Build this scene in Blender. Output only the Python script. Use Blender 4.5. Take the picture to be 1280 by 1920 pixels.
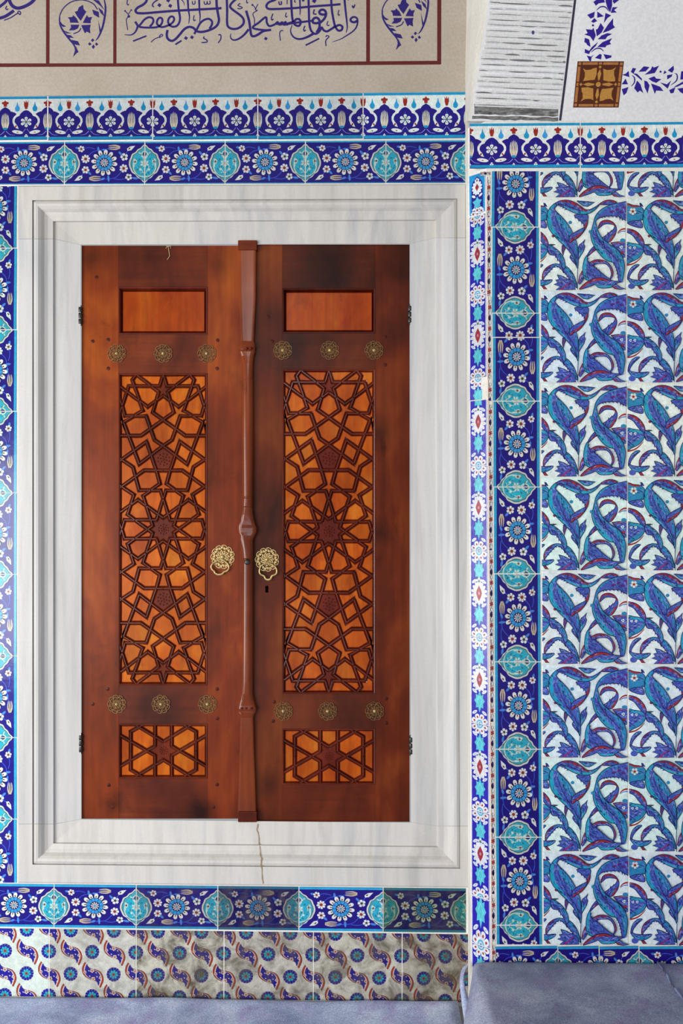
import bpy, bmesh, math, random
from mathutils import Vector, Matrix, Euler

for o in list(bpy.data.objects):
    bpy.data.objects.remove(o)
C = bpy.context.scene.collection
R = math.radians

# ------------------------------------------------------------------ camera
DIST, FPX = 2.2, 1500.0
CAMZ = 1.335
cam_d = bpy.data.cameras.new('camera')
cam_d.sensor_fit = 'VERTICAL'
cam_d.sensor_height = 36.0
cam_d.lens = FPX / 1920.0 * 36.0
cam = bpy.data.objects.new('camera', cam_d)
C.objects.link(cam)
cam.location = (0, -DIST, CAMZ)
cam.rotation_euler = Euler((R(90.3), 0, R(1.1)), 'XYZ')
bpy.context.scene.camera = cam
CAMR = cam.rotation_euler.to_matrix()
CAMO = Vector(cam.location)

# ------------------------------------------------------------------ world, lights, exposure
w = bpy.data.worlds.new('porch daylight')
bpy.context.scene.world = w
w.use_nodes = True
w.node_tree.nodes['Background'].inputs[0].default_value = (0.93, 0.96, 1.0, 1)
w.node_tree.nodes['Background'].inputs[1].default_value = 0.38


def area(name, loc, target, size, size_y, power, col):
    d = bpy.data.lights.new(name, 'AREA')
    d.shape = 'RECTANGLE'
    d.size, d.size_y, d.energy, d.color = size, size_y, power, col
    o = bpy.data.objects.new(name, d)
    C.objects.link(o)
    o.location = loc
    o.rotation_euler = (Vector(target) - Vector(loc)).to_track_quat('-Z', 'Y').to_euler()
    return o


area('arcade_daylight', (-4.2, -3.0, 1.0), (0.1, 0, 1.1), 2.2, 2.4, 190, (1.0, 0.985, 0.96))
area('courtyard_daylight', (-3.2, -4.8, 0.9), (0.2, 0, 1.2), 2.0, 1.8, 120, (0.97, 0.99, 1.0))
# two bright openings behind the viewer: the arch of the porch and the sunny paving under it
area('arch_opening', (-0.72, -5.0, 3.05), (-0.2, 0, 1.5), 0.8, 1.3, 22, (0.96, 0.98, 1.0))
area('sunny_paving', (-0.85, -5.0, 0.15), (-0.2, 0, 1.0), 0.9, 0.8, 14, (0.96, 0.96, 1.0))
vs = bpy.context.scene.view_settings
vs.view_transform = 'Standard'
vs.look = 'None'
vs.gamma = 1.0
vs.use_curve_mapping = False
vs.exposure = 0.0


# ------------------------------------------------------------------ pixel -> point on a plane of the place
def ray(x, y):
    return CAMR @ Vector(((x - 640.0) / FPX, (960.0 - y) / FPX, -1.0))


def P(x, y, Y=0.0):
    d = ray(x, y)
    return CAMO + d * ((Y - CAMO.y) / d.y)


def Pn(x, y, pt, n):
    d = ray(x, y)
    return CAMO + d * ((pt - CAMO).dot(n) / d.dot(n))


# ------------------------------------------------------------------ colours and materials
def S(r, g, b):
    def f(c):
        c /= 255.0
        return c / 12.92 if c <= 0.04045 else ((c + 0.055) / 1.055) ** 2.4
    return (f(r), f(g), f(b))


class NT:
    def __init__(self, name):
        self.m = bpy.data.materials.new(name)
        self.m.use_nodes = True
        self.t = self.m.node_tree
        self.b = self.t.nodes['Principled BSDF']

    def n(self, typ, **kw):
        nd = self.t.nodes.new(typ)
        for k, v in kw.items():
            setattr(nd, k, v)
        return nd

    def l(self, a, b):
        self.t.links.new(a, b)

    def set(self, nd, **kw):
        for k, v in kw.items():
            nd.inputs[k.replace('_', ' ')].default_value = v

    def noise(self, scale, detail=4, rough=0.55, vec=None, dist=0.0):
        nd = self.n('ShaderNodeTexNoise')
        self.set(nd, Scale=scale, Detail=detail, Roughness=rough, Distortion=dist)
        if vec is not None:
            self.l(vec, nd.inputs['Vector'])
        return nd

    def pos(self, sx=1, sy=1, sz=1):
        g = self.n('ShaderNodeNewGeometry')
        mp = self.n('ShaderNodeMapping')
        mp.inputs['Scale'].default_value = (sx, sy, sz)
        self.l(g.outputs['Position'], mp.inputs['Vector'])
        return mp.outputs['Vector']

    def ramp(self, fac, stops):
        r = self.n('ShaderNodeValToRGB')
        e = r.color_ramp.elements
        while len(e) < len(stops):
            e.new(0.5)
        for i, (p, c) in enumerate(stops):
            e[i].position = p
            e[i].color = (*c, 1) if len(c) == 3 else c
        self.l(fac, r.inputs['Fac'])
        return r.outputs['Color']

    def mix(self, a, b, fac, mode='MIX'):
        m = self.n('ShaderNodeMix', data_type='RGBA', blend_type=mode)
        for s, v in ((0, fac), (6, a), (7, b)):
            if hasattr(v, 'links'):
                self.l(v, m.inputs[s])
            elif s == 0:
                m.inputs[0].default_value = v
            else:
                m.inputs[s].default_value = (*v, 1)
        return m.outputs[2]

    def objcol(self):
        return self.n('ShaderNodeObjectInfo').outputs['Color']

    def bump(self, h, strength, dist=0.002):
        b = self.n('ShaderNodeBump')
        self.set(b, Strength=strength, Distance=dist)
        self.l(h, b.inputs['Height'])
        self.l(b.outputs['Normal'], self.b.inputs['Normal'])

    def col(self, c):
        if hasattr(c, 'links'):
            self.l(c, self.b.inputs['Base Color'])
        else:
            self.b.inputs['Base Color'].default_value = (*c, 1)
        return self


M = {}


def white(v):
    return (v, v, v)


def mat_glaze():
    t = NT('hand_painted_glaze')
    a = t.n('ShaderNodeAttribute', attribute_name='paint')
    n1 = t.noise(55, 5, 0.65, t.pos())
    n2 = t.noise(330, 3, 0.6, t.pos(1, 1, 0.6))
    c = t.mix(a.outputs['Color'], t.ramp(n1.outputs['Fac'], [(0.3, white(0.72)), (0.7, white(1.12))]), 0.75, 'MULTIPLY')
    c = t.mix(c, t.ramp(n2.outputs['Fac'], [(0.3, white(0.74)), (0.68, white(1.12))]), 0.7, 'MULTIPLY')
    c = t.mix(c, t.objcol(), 1.0, 'MULTIPLY')
    # old dirt and staining, per tile amount kept in the object colour's alpha
    al = t.n('ShaderNodeObjectInfo').outputs['Alpha']
    d = t.noise(17, 6, 0.7, t.pos(), 0.6)
    dm = t.ramp(d.outputs['Fac'], [(0.42, white(0)), (0.66, white(1))])
    inv = t.n('ShaderNodeMath', operation='SUBTRACT')
    inv.inputs[0].default_value = 1.0
    t.l(al, inv.inputs[1])
    mm = t.n('ShaderNodeMath', operation='MULTIPLY')
    t.l(dm, mm.inputs[0])
    t.l(inv.outputs[0], mm.inputs[1])
    c = t.mix(c, S(84, 74, 58), mm.outputs[0])
    t.col(c)
    t.b.inputs['Roughness'].default_value = 0.16
    t.b.inputs['Specular IOR Level'].default_value = 0.38
    t.bump(t.noise(38, 2, 0.5, t.pos()).outputs['Fac'], 0.10, 0.003)
    return t.m


def mat_matte():
    t = NT('matte_wall_paint')
    a = t.n('ShaderNodeAttribute', attribute_name='paint')
    n = t.noise(220, 4, 0.6, t.pos())
    t.col(t.mix(a.outputs['Color'], t.ramp(n.outputs['Fac'], [(0.3, white(0.7)), (0.7, white(1.25))]), 0.55, 'MULTIPLY'))
    t.b.inputs['Roughness'].default_value = 0.75
    t.b.inputs['Specular IOR Level'].default_value = 0.2
    return t.m


def mat_plaster(name, base, dark, bump=0.15):
    t = NT(name)
    n1 = t.noise(3.5, 6, 0.6, t.pos())
    n2 = t.noise(150, 4, 0.6, t.pos())
    c = t.mix(base, dark, t.ramp(n1.outputs['Fac'], [(0.38, white(0)), (0.72, white(1))]))
    c = t.mix(c, t.ramp(n2.outputs['Fac'], [(0.3, white(0.86)), (0.7, white(1.08))]), 0.8, 'MULTIPLY')
    t.col(c)
    t.b.inputs['Roughness'].default_value = 0.85
    t.b.inputs['Specular IOR Level'].default_value = 0.15
    t.bump(t.noise(60, 6, 0.65, t.pos()).outputs['Fac'], bump, 0.004)
    return t.m


def mat_marble():
    t = NT('grey_veined_marble')
    v = t.pos(7, 7, 0.55)
    n1 = t.noise(1.4, 6, 0.6, v, 0.7)
    n2 = t.noise(5.0, 6, 0.65, v, 0.3)
    n3 = t.noise(240, 3, 0.6, t.pos())
    c = t.ramp(n1.outputs['Fac'], [(0.3, S(176, 177, 180)), (0.5, S(202, 199, 194)), (0.72, S(186, 184, 180))])
    c = t.mix(c, t.ramp(n2.outputs['Fac'], [(0.36, white(0.84)), (0.5, white(1.0)), (0.7, white(1.03))]), 0.6, 'MULTIPLY')
    c = t.mix(c, t.ramp(n3.outputs['Fac'], [(0.3, white(0.93)), (0.7, white(1.04))]), 0.6, 'MULTIPLY')
    c = t.mix(c, t.objcol(), 1.0, 'MULTIPLY')
    t.col(c)
    t.b.inputs['Roughness'].default_value = 0.42
    t.b.inputs['Specular IOR Level'].default_value = 0.3
    t.bump(t.noise(30, 5, 0.6, t.pos()).outputs['Fac'], 0.10, 0.003)
    return t.m


STAINS_AND_SHADE = ((214, 1508, 26, 0.28), (372, 1522, 34, 0.25), (300, 1530, 20, 0.45), (706, 812, 34, 0.4), (712, 1000, 24, 0.4), (505, 588, 30, 0.6), (500, 1470, 26, 0.45), (742, 505, 70, 0.5), (250, 490, 60, 0.55), (172, 484, 46, 0.5), (410, 492, 50, 0.62), (610, 495, 70, 0.6), (745, 620, 50, 0.6), (330, 655, 40, 0.7))


def mat_wood(name, c0, c1, c2, vertical=True, rough=0.3, big=3.0, spec=0.14, stains_and_shade=False):
    t = NT(name)
    v = t.pos(60, 60, 2.2) if vertical else t.pos(2.2, 60, 60)
    g = t.noise(1.0, 6, 0.65, v, 0.4)
    b = t.noise(big, 4, 0.6, t.pos(1.4, 1, 0.7), 0.3)
    c = t.ramp(b.outputs['Fac'], [(0.32, c0), (0.52, c1), (0.7, c2)])
    c = t.mix(c, t.ramp(g.outputs['Fac'], [(0.3, white(0.62)), (0.7, white(1.2))]), 0.6, 'MULTIPLY')
    s = t.noise(7.5, 6, 0.7, t.pos(1, 1, 0.6), 0.8)
    c = t.mix(c, t.ramp(s.outputs['Fac'], [(0.30, white(0.45)), (0.42, white(1.0))]), 0.6, 'MULTIPLY')
    # old staining in the boards, and spots near the top that paint in shade
    for sx_, sy_, sr, dk in STAINS_AND_SHADE if stains_and_shade else ():
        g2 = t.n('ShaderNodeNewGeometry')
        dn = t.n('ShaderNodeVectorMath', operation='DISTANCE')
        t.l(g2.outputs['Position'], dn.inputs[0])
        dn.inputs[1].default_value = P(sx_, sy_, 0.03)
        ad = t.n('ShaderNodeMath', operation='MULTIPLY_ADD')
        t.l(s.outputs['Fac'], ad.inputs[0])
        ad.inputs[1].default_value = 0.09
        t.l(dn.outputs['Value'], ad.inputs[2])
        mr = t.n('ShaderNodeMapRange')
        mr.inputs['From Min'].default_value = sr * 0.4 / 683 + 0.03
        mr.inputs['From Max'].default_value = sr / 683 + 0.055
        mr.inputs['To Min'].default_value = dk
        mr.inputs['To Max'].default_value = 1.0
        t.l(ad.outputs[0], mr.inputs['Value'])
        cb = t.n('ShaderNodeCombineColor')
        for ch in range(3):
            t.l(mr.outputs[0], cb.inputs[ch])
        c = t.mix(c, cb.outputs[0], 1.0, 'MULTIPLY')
    c = t.mix(c, t.objcol(), 1.0, 'MULTIPLY')
    t.col(c)
    t.b.inputs['Specular IOR Level'].default_value = spec
    rr = t.n('ShaderNodeMapRange')
    rr.inputs['To Min'].default_value = rough - 0.08
    rr.inputs['To Max'].default_value = rough + 0.12
    t.l(s.outputs['Fac'], rr.inputs['Value'])
    t.l(rr.outputs[0], t.b.inputs['Roughness'])
    t.bump(g.outputs['Fac'], 0.10, 0.0012)
    return t.m


def mat_metal(name, c, rough, spots):
    t = NT(name)
    n = t.noise(300, 4, 0.6, t.pos())
    t.col(t.mix(c, spots, t.ramp(n.outputs['Fac'], [(0.42, white(0)), (0.66, white(1))])))
    t.b.inputs['Metallic'].default_value = 0.55
    t.b.inputs['Roughness'].default_value = rough
    return t.m


def mat_felt():
    t = NT('blue_grey_felt')
    n1 = t.noise(7, 5, 0.6, t.pos(), 0.4)
    n2 = t.noise(300, 3, 0.75, t.pos())
    n3 = t.noise(16, 4, 0.6, t.pos(1, 1, 1), 0.2)
    c = t.ramp(n1.outputs['Fac'], [(0.32, S(128, 138, 168)), (0.5, S(160, 170, 196)), (0.68, S(186, 194, 214))])
    c = t.mix(c, S(146, 132, 178), t.ramp(n3.outputs['Fac'], [(0.5, white(0)), (0.72, white(0.7))]))
    c = t.mix(c, t.ramp(n2.outputs['Fac'], [(0.34, white(0.5)), (0.66, white(1.3))]), 0.8, 'MULTIPLY')
    c = t.mix(c, t.objcol(), 1.0, 'MULTIPLY')
    t.col(c)
    t.b.inputs['Roughness'].default_value = 0.95
    t.b.inputs['Specular IOR Level'].default_value = 0.05
    t.bump(n2.outputs['Fac'], 0.5, 0.003)
    return t.m


def mat_smudge():
    t = NT('rubbed_charcoal_wash')
    v = t.pos(5, 5, 30)
    n = t.noise(5.0, 6, 0.75, v, 1.2)
    n2 = t.noise(60, 5, 0.75, t.pos(1, 1, 1.6), 0.5)
    c = t.ramp(n.outputs['Fac'], [(0.36, S(64, 62, 60)), (0.56, S(120, 118, 116)), (0.72, S(176, 174, 172))])
    c = t.mix(c, t.ramp(n2.outputs['Fac'], [(0.35, white(0.45)), (0.6, white(1.15))]), 0.85, 'MULTIPLY')
    t.col(c)
    t.b.inputs['Roughness'].default_value = 0.85
    return t.m


M['glaze'] = mat_glaze()
M['matte'] = mat_matte()
M['grout'] = mat_plaster('white_grout', S(226, 224, 216), S(205, 200, 188), 0.2)
M['plaster_beige'] = mat_plaster('beige_plaster', S(178, 167, 154), S(165, 152, 136))
M['plaster_white'] = mat_plaster('white_plaster', S(222, 221, 222), S(212, 210, 210))
M['plaster_rough'] = mat_plaster('rough_lime_plaster', S(222, 218, 208), S(196, 190, 180), 0.7)
M['marble'] = mat_marble()
M['wood_v'] = mat_wood('red_brown_wood_upright', S(62, 22, 9), S(116, 45, 16), S(156, 76, 23), True, 0.34, stains_and_shade=True)
M['wood_h'] = mat_wood('red_brown_wood_crosswise', S(60, 22, 11), S(106, 42, 18), S(136, 61, 25), False, 0.34, stains_and_shade=True)
M['wood_strip'] = mat_wood('polished_cover_strip_wood', S(80, 30, 12), S(112, 47, 15), S(132, 60, 18), True, 0.19, spec=0.32)
M['inlay'] = mat_wood('orange_inlay_wood', S(160, 64, 8), S(184, 86, 14), S(198, 112, 30), True, 0.28, 9.0)
M['groove'] = mat_wood('dark_red_moulding_wood', S(84, 27, 13), S(104, 35, 17), S(122, 48, 25), True, 0.19, 9.0, 0.42)
M['carved'] = mat_wood('carved_red_wood', S(84, 26, 15), S(106, 35, 20), S(122, 46, 27), True, 0.3, 9.0)
M['brass'] = mat_metal('aged_brass', S(206, 180, 122), 0.40, S(150, 118, 66))
M['dull_brass'] = mat_metal('dull_brass', S(134, 100, 56), 0.45, S(92, 58, 30))
M['iron'] = mat_metal('dark_iron', S(70, 66, 64), 0.4, S(30, 26, 24))
M['felt'] = mat_felt()
M['smudge'] = mat_smudge()
_t = NT('black_hole')
_t.col(S(8, 5, 4))
_t.b.inputs['Specular IOR Level'].default_value = 0.0
M['black'] = _t.m


# ------------------------------------------------------------------ mesh helpers
def link(name, me, parent=None, **props):
    o = bpy.data.objects.new(name, me)
    C.objects.link(o)
    if parent:
        o.parent = parent
    for k, v in props.items():
        o[k] = v
    return o


def empty(name, loc, **props):
    return link_matrix(link(name, None, None, **props), Matrix.Translation(loc))


def link_matrix(o, m):
    o.matrix_basis = m
    return o


def mesh(name, verts, faces, mats, midx=None, smooth=False):
    me = bpy.data.meshes.new(name)
    me.from_pydata([tuple(v) for v in verts], [], faces)
    for m in (mats if isinstance(mats, (list, tuple)) else [mats]):
        me.materials.append(m)
    if midx:
        me.polygons.foreach_set('material_index', midx)
    if smooth:
        me.polygons.foreach_set('use_smooth', [True] * len(me.polygons))
    me.update()
    return me


class MB:
    """collects vertices and faces of ONE piece"""
    def __init__(self):
        self.v, self.f, self.mi = [], [], []

    def add(self, vs, fs, mi=0):
        k = len(self.v)
        self.v += [Vector(p) for p in vs]
        for f in fs:
            self.f.append([i + k for i in f])
            self.mi.append(mi)

    def prism(self, front, back, mi=0, caps=True):
        n = len(front)
        fs = [[i, (i + 1) % n, n + (i + 1) % n, n + i] for i in range(n)]
        if caps:
            fs = fs + [list(range(n))[::-1], list(range(n, 2 * n))]
        self.add(list(front) + list(back), fs, mi)

    def loft(self, rings, closed=True, mi=0, caps=True):
        n = len(rings[0])
        k = len(self.v)
        for r in rings:
            self.v += [Vector(p) for p in r]
        for a in range(len(rings) - 1):
            for i in range(n if closed else n - 1):
                j = (i + 1) % n
                self.f.append([k + a * n + i, k + a * n + j, k + (a + 1) * n + j, k + (a + 1) * n + i])
                self.mi.append(mi)
        if caps and closed:
            self.f.append([k + i for i in range(n)][::-1])
            self.f.append([k + (len(rings) - 1) * n + i for i in range(n)])
            self.mi += [mi, mi]

    def tube(self, pts, rad, seg=8, closed=False, mi=0):
        pts = [Vector(p) for p in pts]
        n = len(pts)
        rings = []
        for i, p in enumerate(pts):
            a = pts[(i - 1) % n] if (closed or i > 0) else pts[i]
            b = pts[(i + 1) % n] if (closed or i < n - 1) else pts[i]
            t = (b - a).normalized()
            u = t.cross(Vector((0, 1, 0)))
            if u.length < 1e-4:
                u = t.cross(Vector((1, 0, 0)))
            u.normalize()
            v = t.cross(u)
            r = rad[i] if isinstance(rad, (list, tuple)) else rad
            rings.append([p + u * (r * math.cos(2 * math.pi * s / seg)) + v * (r * math.sin(2 * math.pi * s / seg)) for s in range(seg)])
        if closed:
            rings.append(rings[0])
        self.loft(rings, True, mi, not closed)

    def build(self, name, mats, parent=None, smooth=False, fix=True, **props):
        me = mesh(name, self.v, self.f, mats, self.mi, smooth)
        if fix:
            bm = bmesh.new()
            bm.from_mesh(me)
            bmesh.ops.recalc_face_normals(bm, faces=bm.faces)
            bm.to_mesh(me)
            bm.free()
        o = link(name, me, parent, **props)
        return o


def bevel(o, wdt, seg=2):
    m = o.modifiers.new('bevel', 'BEVEL')
    m.width, m.segments, m.limit_method, m.angle_limit = wdt, seg, 'ANGLE', R(40)
    return o


def catmull(pts, closed=True, n=5):
    out = []
    m = len(pts)
    for i in range(m if closed else m - 1):
        p = [pts[(i + k) % m] if closed else pts[min(max(i + k, 0), m - 1)] for k in (-1, 0, 1, 2)]
        for s in range(n):
            t = s / n
            q = []
            for c in (0, 1):
                a, b, d, e = p[0][c], p[1][c], p[2][c], p[3][c]
                q.append(0.5 * (2 * b + (d - a) * t + (2 * a - 5 * b + 4 * d - e) * t * t + (3 * b - a - 3 * d + e) * t ** 3))
            out.append(tuple(q))
    if not closed:
        out.append(tuple(pts[-1]))
    return out


def area2(p):
    return 0.5 * sum(p[i][0] * p[(i + 1) % len(p)][1] - p[(i + 1) % len(p)][0] * p[i][1] for i in range(len(p)))


def inside(q, p):
    r = False
    n = len(p)
    for i in range(n):
        a, b = p[i], p[i - 1]
        if (a[1] > q[1]) != (b[1] > q[1]) and q[0] < (b[0] - a[0]) * (q[1] - a[1]) / (b[1] - a[1]) + a[0]:
            r = not r
    return r


def clip_rect(p, x0, y0, x1, y1):
    for ax, lim, sg in ((0, x0, 1), (0, x1, -1), (1, y0, 1), (1, y1, -1)):
        out = []
        for i in range(len(p)):
            a, b = p[i - 1], p[i]
            da, db = (a[ax] - lim) * sg, (b[ax] - lim) * sg
            if da >= 0:
                if db >= 0:
                    out.append(b)
                else:
                    t = da / (da - db)
                    out.append((a[0] + (b[0] - a[0]) * t, a[1] + (b[1] - a[1]) * t))
            elif db >= 0:
                t = da / (da - db)
                out.append((a[0] + (b[0] - a[0]) * t, a[1] + (b[1] - a[1]) * t))
                out.append(b)
        p = out
        if len(p) < 3:
            return []
    return p


def offset_pts(pts, wd, closed=False):
    """left/right offsets of an open line; wd(t) half width"""
    L, Rr = [], []
    n = len(pts)
    for i in range(n):
        a, b = pts[max(i - 1, 0)], pts[min(i + 1, n - 1)]
        if closed:
            a, b = pts[i - 1], pts[(i + 1) % n]
        dx, dy = b[0] - a[0], b[1] - a[1]
        d = math.hypot(dx, dy) or 1
        nx, ny = -dy / d, dx / d
        h = wd(i / max(n - 1, 1))
        L.append((pts[i][0] + nx * h, pts[i][1] + ny * h))
        Rr.append((pts[i][0] - nx * h, pts[i][1] - ny * h))
    return L, Rr


class Canvas:
    """flat hand painting, y down, in its own design units"""
    def __init__(self, wd, ht, base):
        self.w, self.h, self.base = wd, ht, base
        self.items = []          # (list of polygons, colour)

    def poly(self, pts, col, smooth=False, n=4):
        self.items.append(([catmull(pts, True, n) if smooth else list(pts)], col))

    def quads(self, L, Rr, col, closed=False):
        n = len(L)
        q = [[L[i], L[(i + 1) % n], Rr[(i + 1) % n], Rr[i]] for i in range(n if closed else n - 1)]
        self.items.append((q, col))

    def stroke(self, pts, wid, col, taper=0, smooth=True, n=4, closed=False):
        """taper 0 none, 1 end, 2 both, -1 start"""
        if smooth and len(pts) > 2:
            pts = catmull(pts, closed, n)
        def wd(t):
            h = wid / 2
            if taper == 1:
                h *= (1 - t) ** 0.5 * 0.92 + 0.08
            elif taper == -1:
                h *= t ** 0.5 * 0.92 + 0.08
            elif taper == 2:
                h *= math.sin(math.pi * min(max(t, 0.02), 0.98)) ** 0.6
            return h
        L, Rr = offset_pts(pts, wd, closed)
        self.quads(L, Rr, col, closed)

    def ell(self, x, y, rx, ry, col, n=14, rot=0):
        c, s = math.cos(rot), math.sin(rot)
        self.poly([(x + rx * math.cos(a) * c - ry * math.sin(a) * s, y + rx * math.cos(a) * s + ry * math.sin(a) * c)
                   for a in (2 * math.pi * k / n for k in range(n))], col)

    def petals(self, x, y, r, k, col, rin=0.2, wid=1.0, rot=0, tip=0.0):
        for i in range(k):
            a = rot + 2 * math.pi * i / k
            h = math.pi / k * wid
            self.poly([(x + r * rr * math.cos(a + h * s), y + r * rr * math.sin(a + h * s)) for rr, s in
                       ((rin, -0.5), (0.62, -0.85), (0.88, -0.72), (0.99, -0.32), (1.0 + tip, 0), (0.99, 0.32), (0.88, 0.72), (0.62, 0.85), (rin, 0.5))], col)

    def flower(self, x, y, r, k, col, eye, rot=0.3):
        self.petals(x, y, r, k, col, 0.1, 1.02, rot)
        self.ell(x, y, r * 0.36, r * 0.36, eye, 9)

    def leaf(self, x0, y0, x1, y1, wd, col):
        self.stroke([(x0, y0), ((x0 + x1) / 2, (y0 + y1) / 2), (x1, y1)], wd, col, 2)

    def band(self, poly, i0, i1, wd, col, n):
        """painted edge inside a leaf between two of its points"""
        m = len(poly)
        k0, k1 = i0 * n, i1 * n
        if k1 < k0:
            k1 += m
        cv = [poly[k % m] for k in range(k0, k1 + 1)]
        mid = len(cv) // 2
        L, Rr = offset_pts(cv, lambda t: wd * (0.25 + 0.75 * math.sin(math.pi * t) ** 0.7))
        a, b = offset_pts(cv, lambda t: 4)
        self.quads(cv, L if inside(a[mid], poly) else Rr, col)

    def mesh(self, name, mat, sx, sy, win=None, mirror=False, rot=False, wob=0.0):
        x0, y0, x1, y1 = win or (0, 0, self.w, self.h)
        cx, cy = (x0 + x1) / 2, (y0 + y1) / 2
        polys, cols, levels, boxes = [], [], [], []
        for ps, col in self.items:
            cl = [q for q in (clip_rect(p, x0 + 1, y0 + 1, x1 - 1, y1 - 1) for p in ps) if len(q) > 2 and abs(area2(q)) > 0.5]
            if not cl:
                continue
            xs = [q[0] for p in cl for q in p]
            ys = [q[1] for p in cl for q in p]
            b = (min(xs), min(ys), max(xs), max(ys))
            lv = 1
            for bb, l2 in boxes:
                if l2 >= lv and b[0] < bb[2] and bb[0] < b[2] and b[1] < bb[3] and bb[1] < b[3]:
                    lv = l2 + 1
            boxes.append((b, lv))
            for p in cl:
                polys.append(p)
                cols.append(col)
                levels.append(lv)

        def tr(p, y):
            u, v = (p[0] - cx) * sx, -(p[1] - cy) * sy
            if mirror:
                u = -u
            if rot:
                u, v = v, -u
            return (u, y, v)
        V, F, K = [], [], []
        bvl = 0.0009
        ring = [(x0, y1), (x1, y1), (x1, y0), (x0, y0)]
        ins = [(x0 + bvl / sx, y1 - bvl / sy), (x1 - bvl / sx, y1 - bvl / sy), (x1 - bvl / sx, y0 + bvl / sy), (x0 + bvl / sx, y0 + bvl / sy)]
        if self.base is not None:
            for rg, yy in ((ring, 0.002), (ring, 0.0006), (ins, 0.0)):
                for p in rg:
                    V.append(tr(p, yy))
                    K.append(self.base)
            F += [[8, 9, 10, 11]]
            for a in (0, 4):
                for i in range(4):
                    j = (i + 1) % 4
                    F.append([a + i, a + j, a + 4 + j, a + 4 + i])
        for p, col, lv in zip(polys, cols, levels):
            k = len(V)
            for q in p:
                V.append(tr(q, -lv * 0.00003))
                K.append(col)
            F.append(list(range(k, k + len(p))))
        me = bpy.data.meshes.new(name)
        me.from_pydata(V, [], F)
        me.materials.append(mat)
        at = me.attributes.new('paint', 'FLOAT_COLOR', 'POINT')
        at.data.foreach_set('color', [c for k in K for c in (k[0], k[1], k[2], 1.0)])
        me.update()
        # every painted face looks out of the wall (-Y)
        bm = bmesh.new()
        bm.from_mesh(me)
        fl = [f for f in bm.faces if f.normal.y > 1e-6]
        if fl:
            bmesh.ops.reverse_faces(bm, faces=fl)
        bm.to_mesh(me)
        bm.free()
        d = ((y1 - y0) * sy, (x1 - x0) * sx) if rot else ((x1 - x0) * sx, (y1 - y0) * sy)
        me['dim'] = d
        return me


def place(name, me, TL, TR, BL, parent, tint=(1, 1, 1), clean=1.0, tilt=0.0, gap=0.0026, yaw=0.0):
    """set a flat piece so that its corners meet three points of the wall"""
    ex, ez = TR - TL, TL - BL
    wx, wz = ex.length, ez.length
    ex.normalize()
    ez = (ez - ex * ez.dot(ex)).normalized()
    ey = ez.cross(ex)
    c = (TR + BL) / 2
    d = me['dim']
    m = Matrix.Identity(4)
    rx = Matrix.Rotation(random.gauss(0, 0.0018) + tilt, 3, ex) @ Matrix.Rotation(random.gauss(0, 0.0018) + yaw, 3, ez)
    for i, (ax, s) in enumerate(((ex, (wx - gap) / d[0]), (ey, 1.0), (ez, (wz - gap) / d[1]))):
        ax = rx @ ax
        for r in range(3):
            m[r][i] = ax[r] * s
    m.translation = c
    o = link(name, me, parent)
    o.matrix_basis = m
    j = random.uniform(-0.06, 0.06)
    o.color = (tint[0] * (1 + j), tint[1] * (1 + j), tint[2] * (1 + j * 0.6), clean)
    return o


random.seed(7)
PD = 0.092                     # the pier stands this far in front of the window wall
FLOOR = P(430, 1882, 0).z
WHITE, COBALT, DEEP = S(224, 222, 214), S(32, 17, 118), S(20, 11, 62)
TURQ, TEAL, RED = S(24, 142, 186), S(70, 186, 196), S(150, 38, 28)
SKY = S(58, 150, 206)
BONE = S(196, 178, 150)


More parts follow.
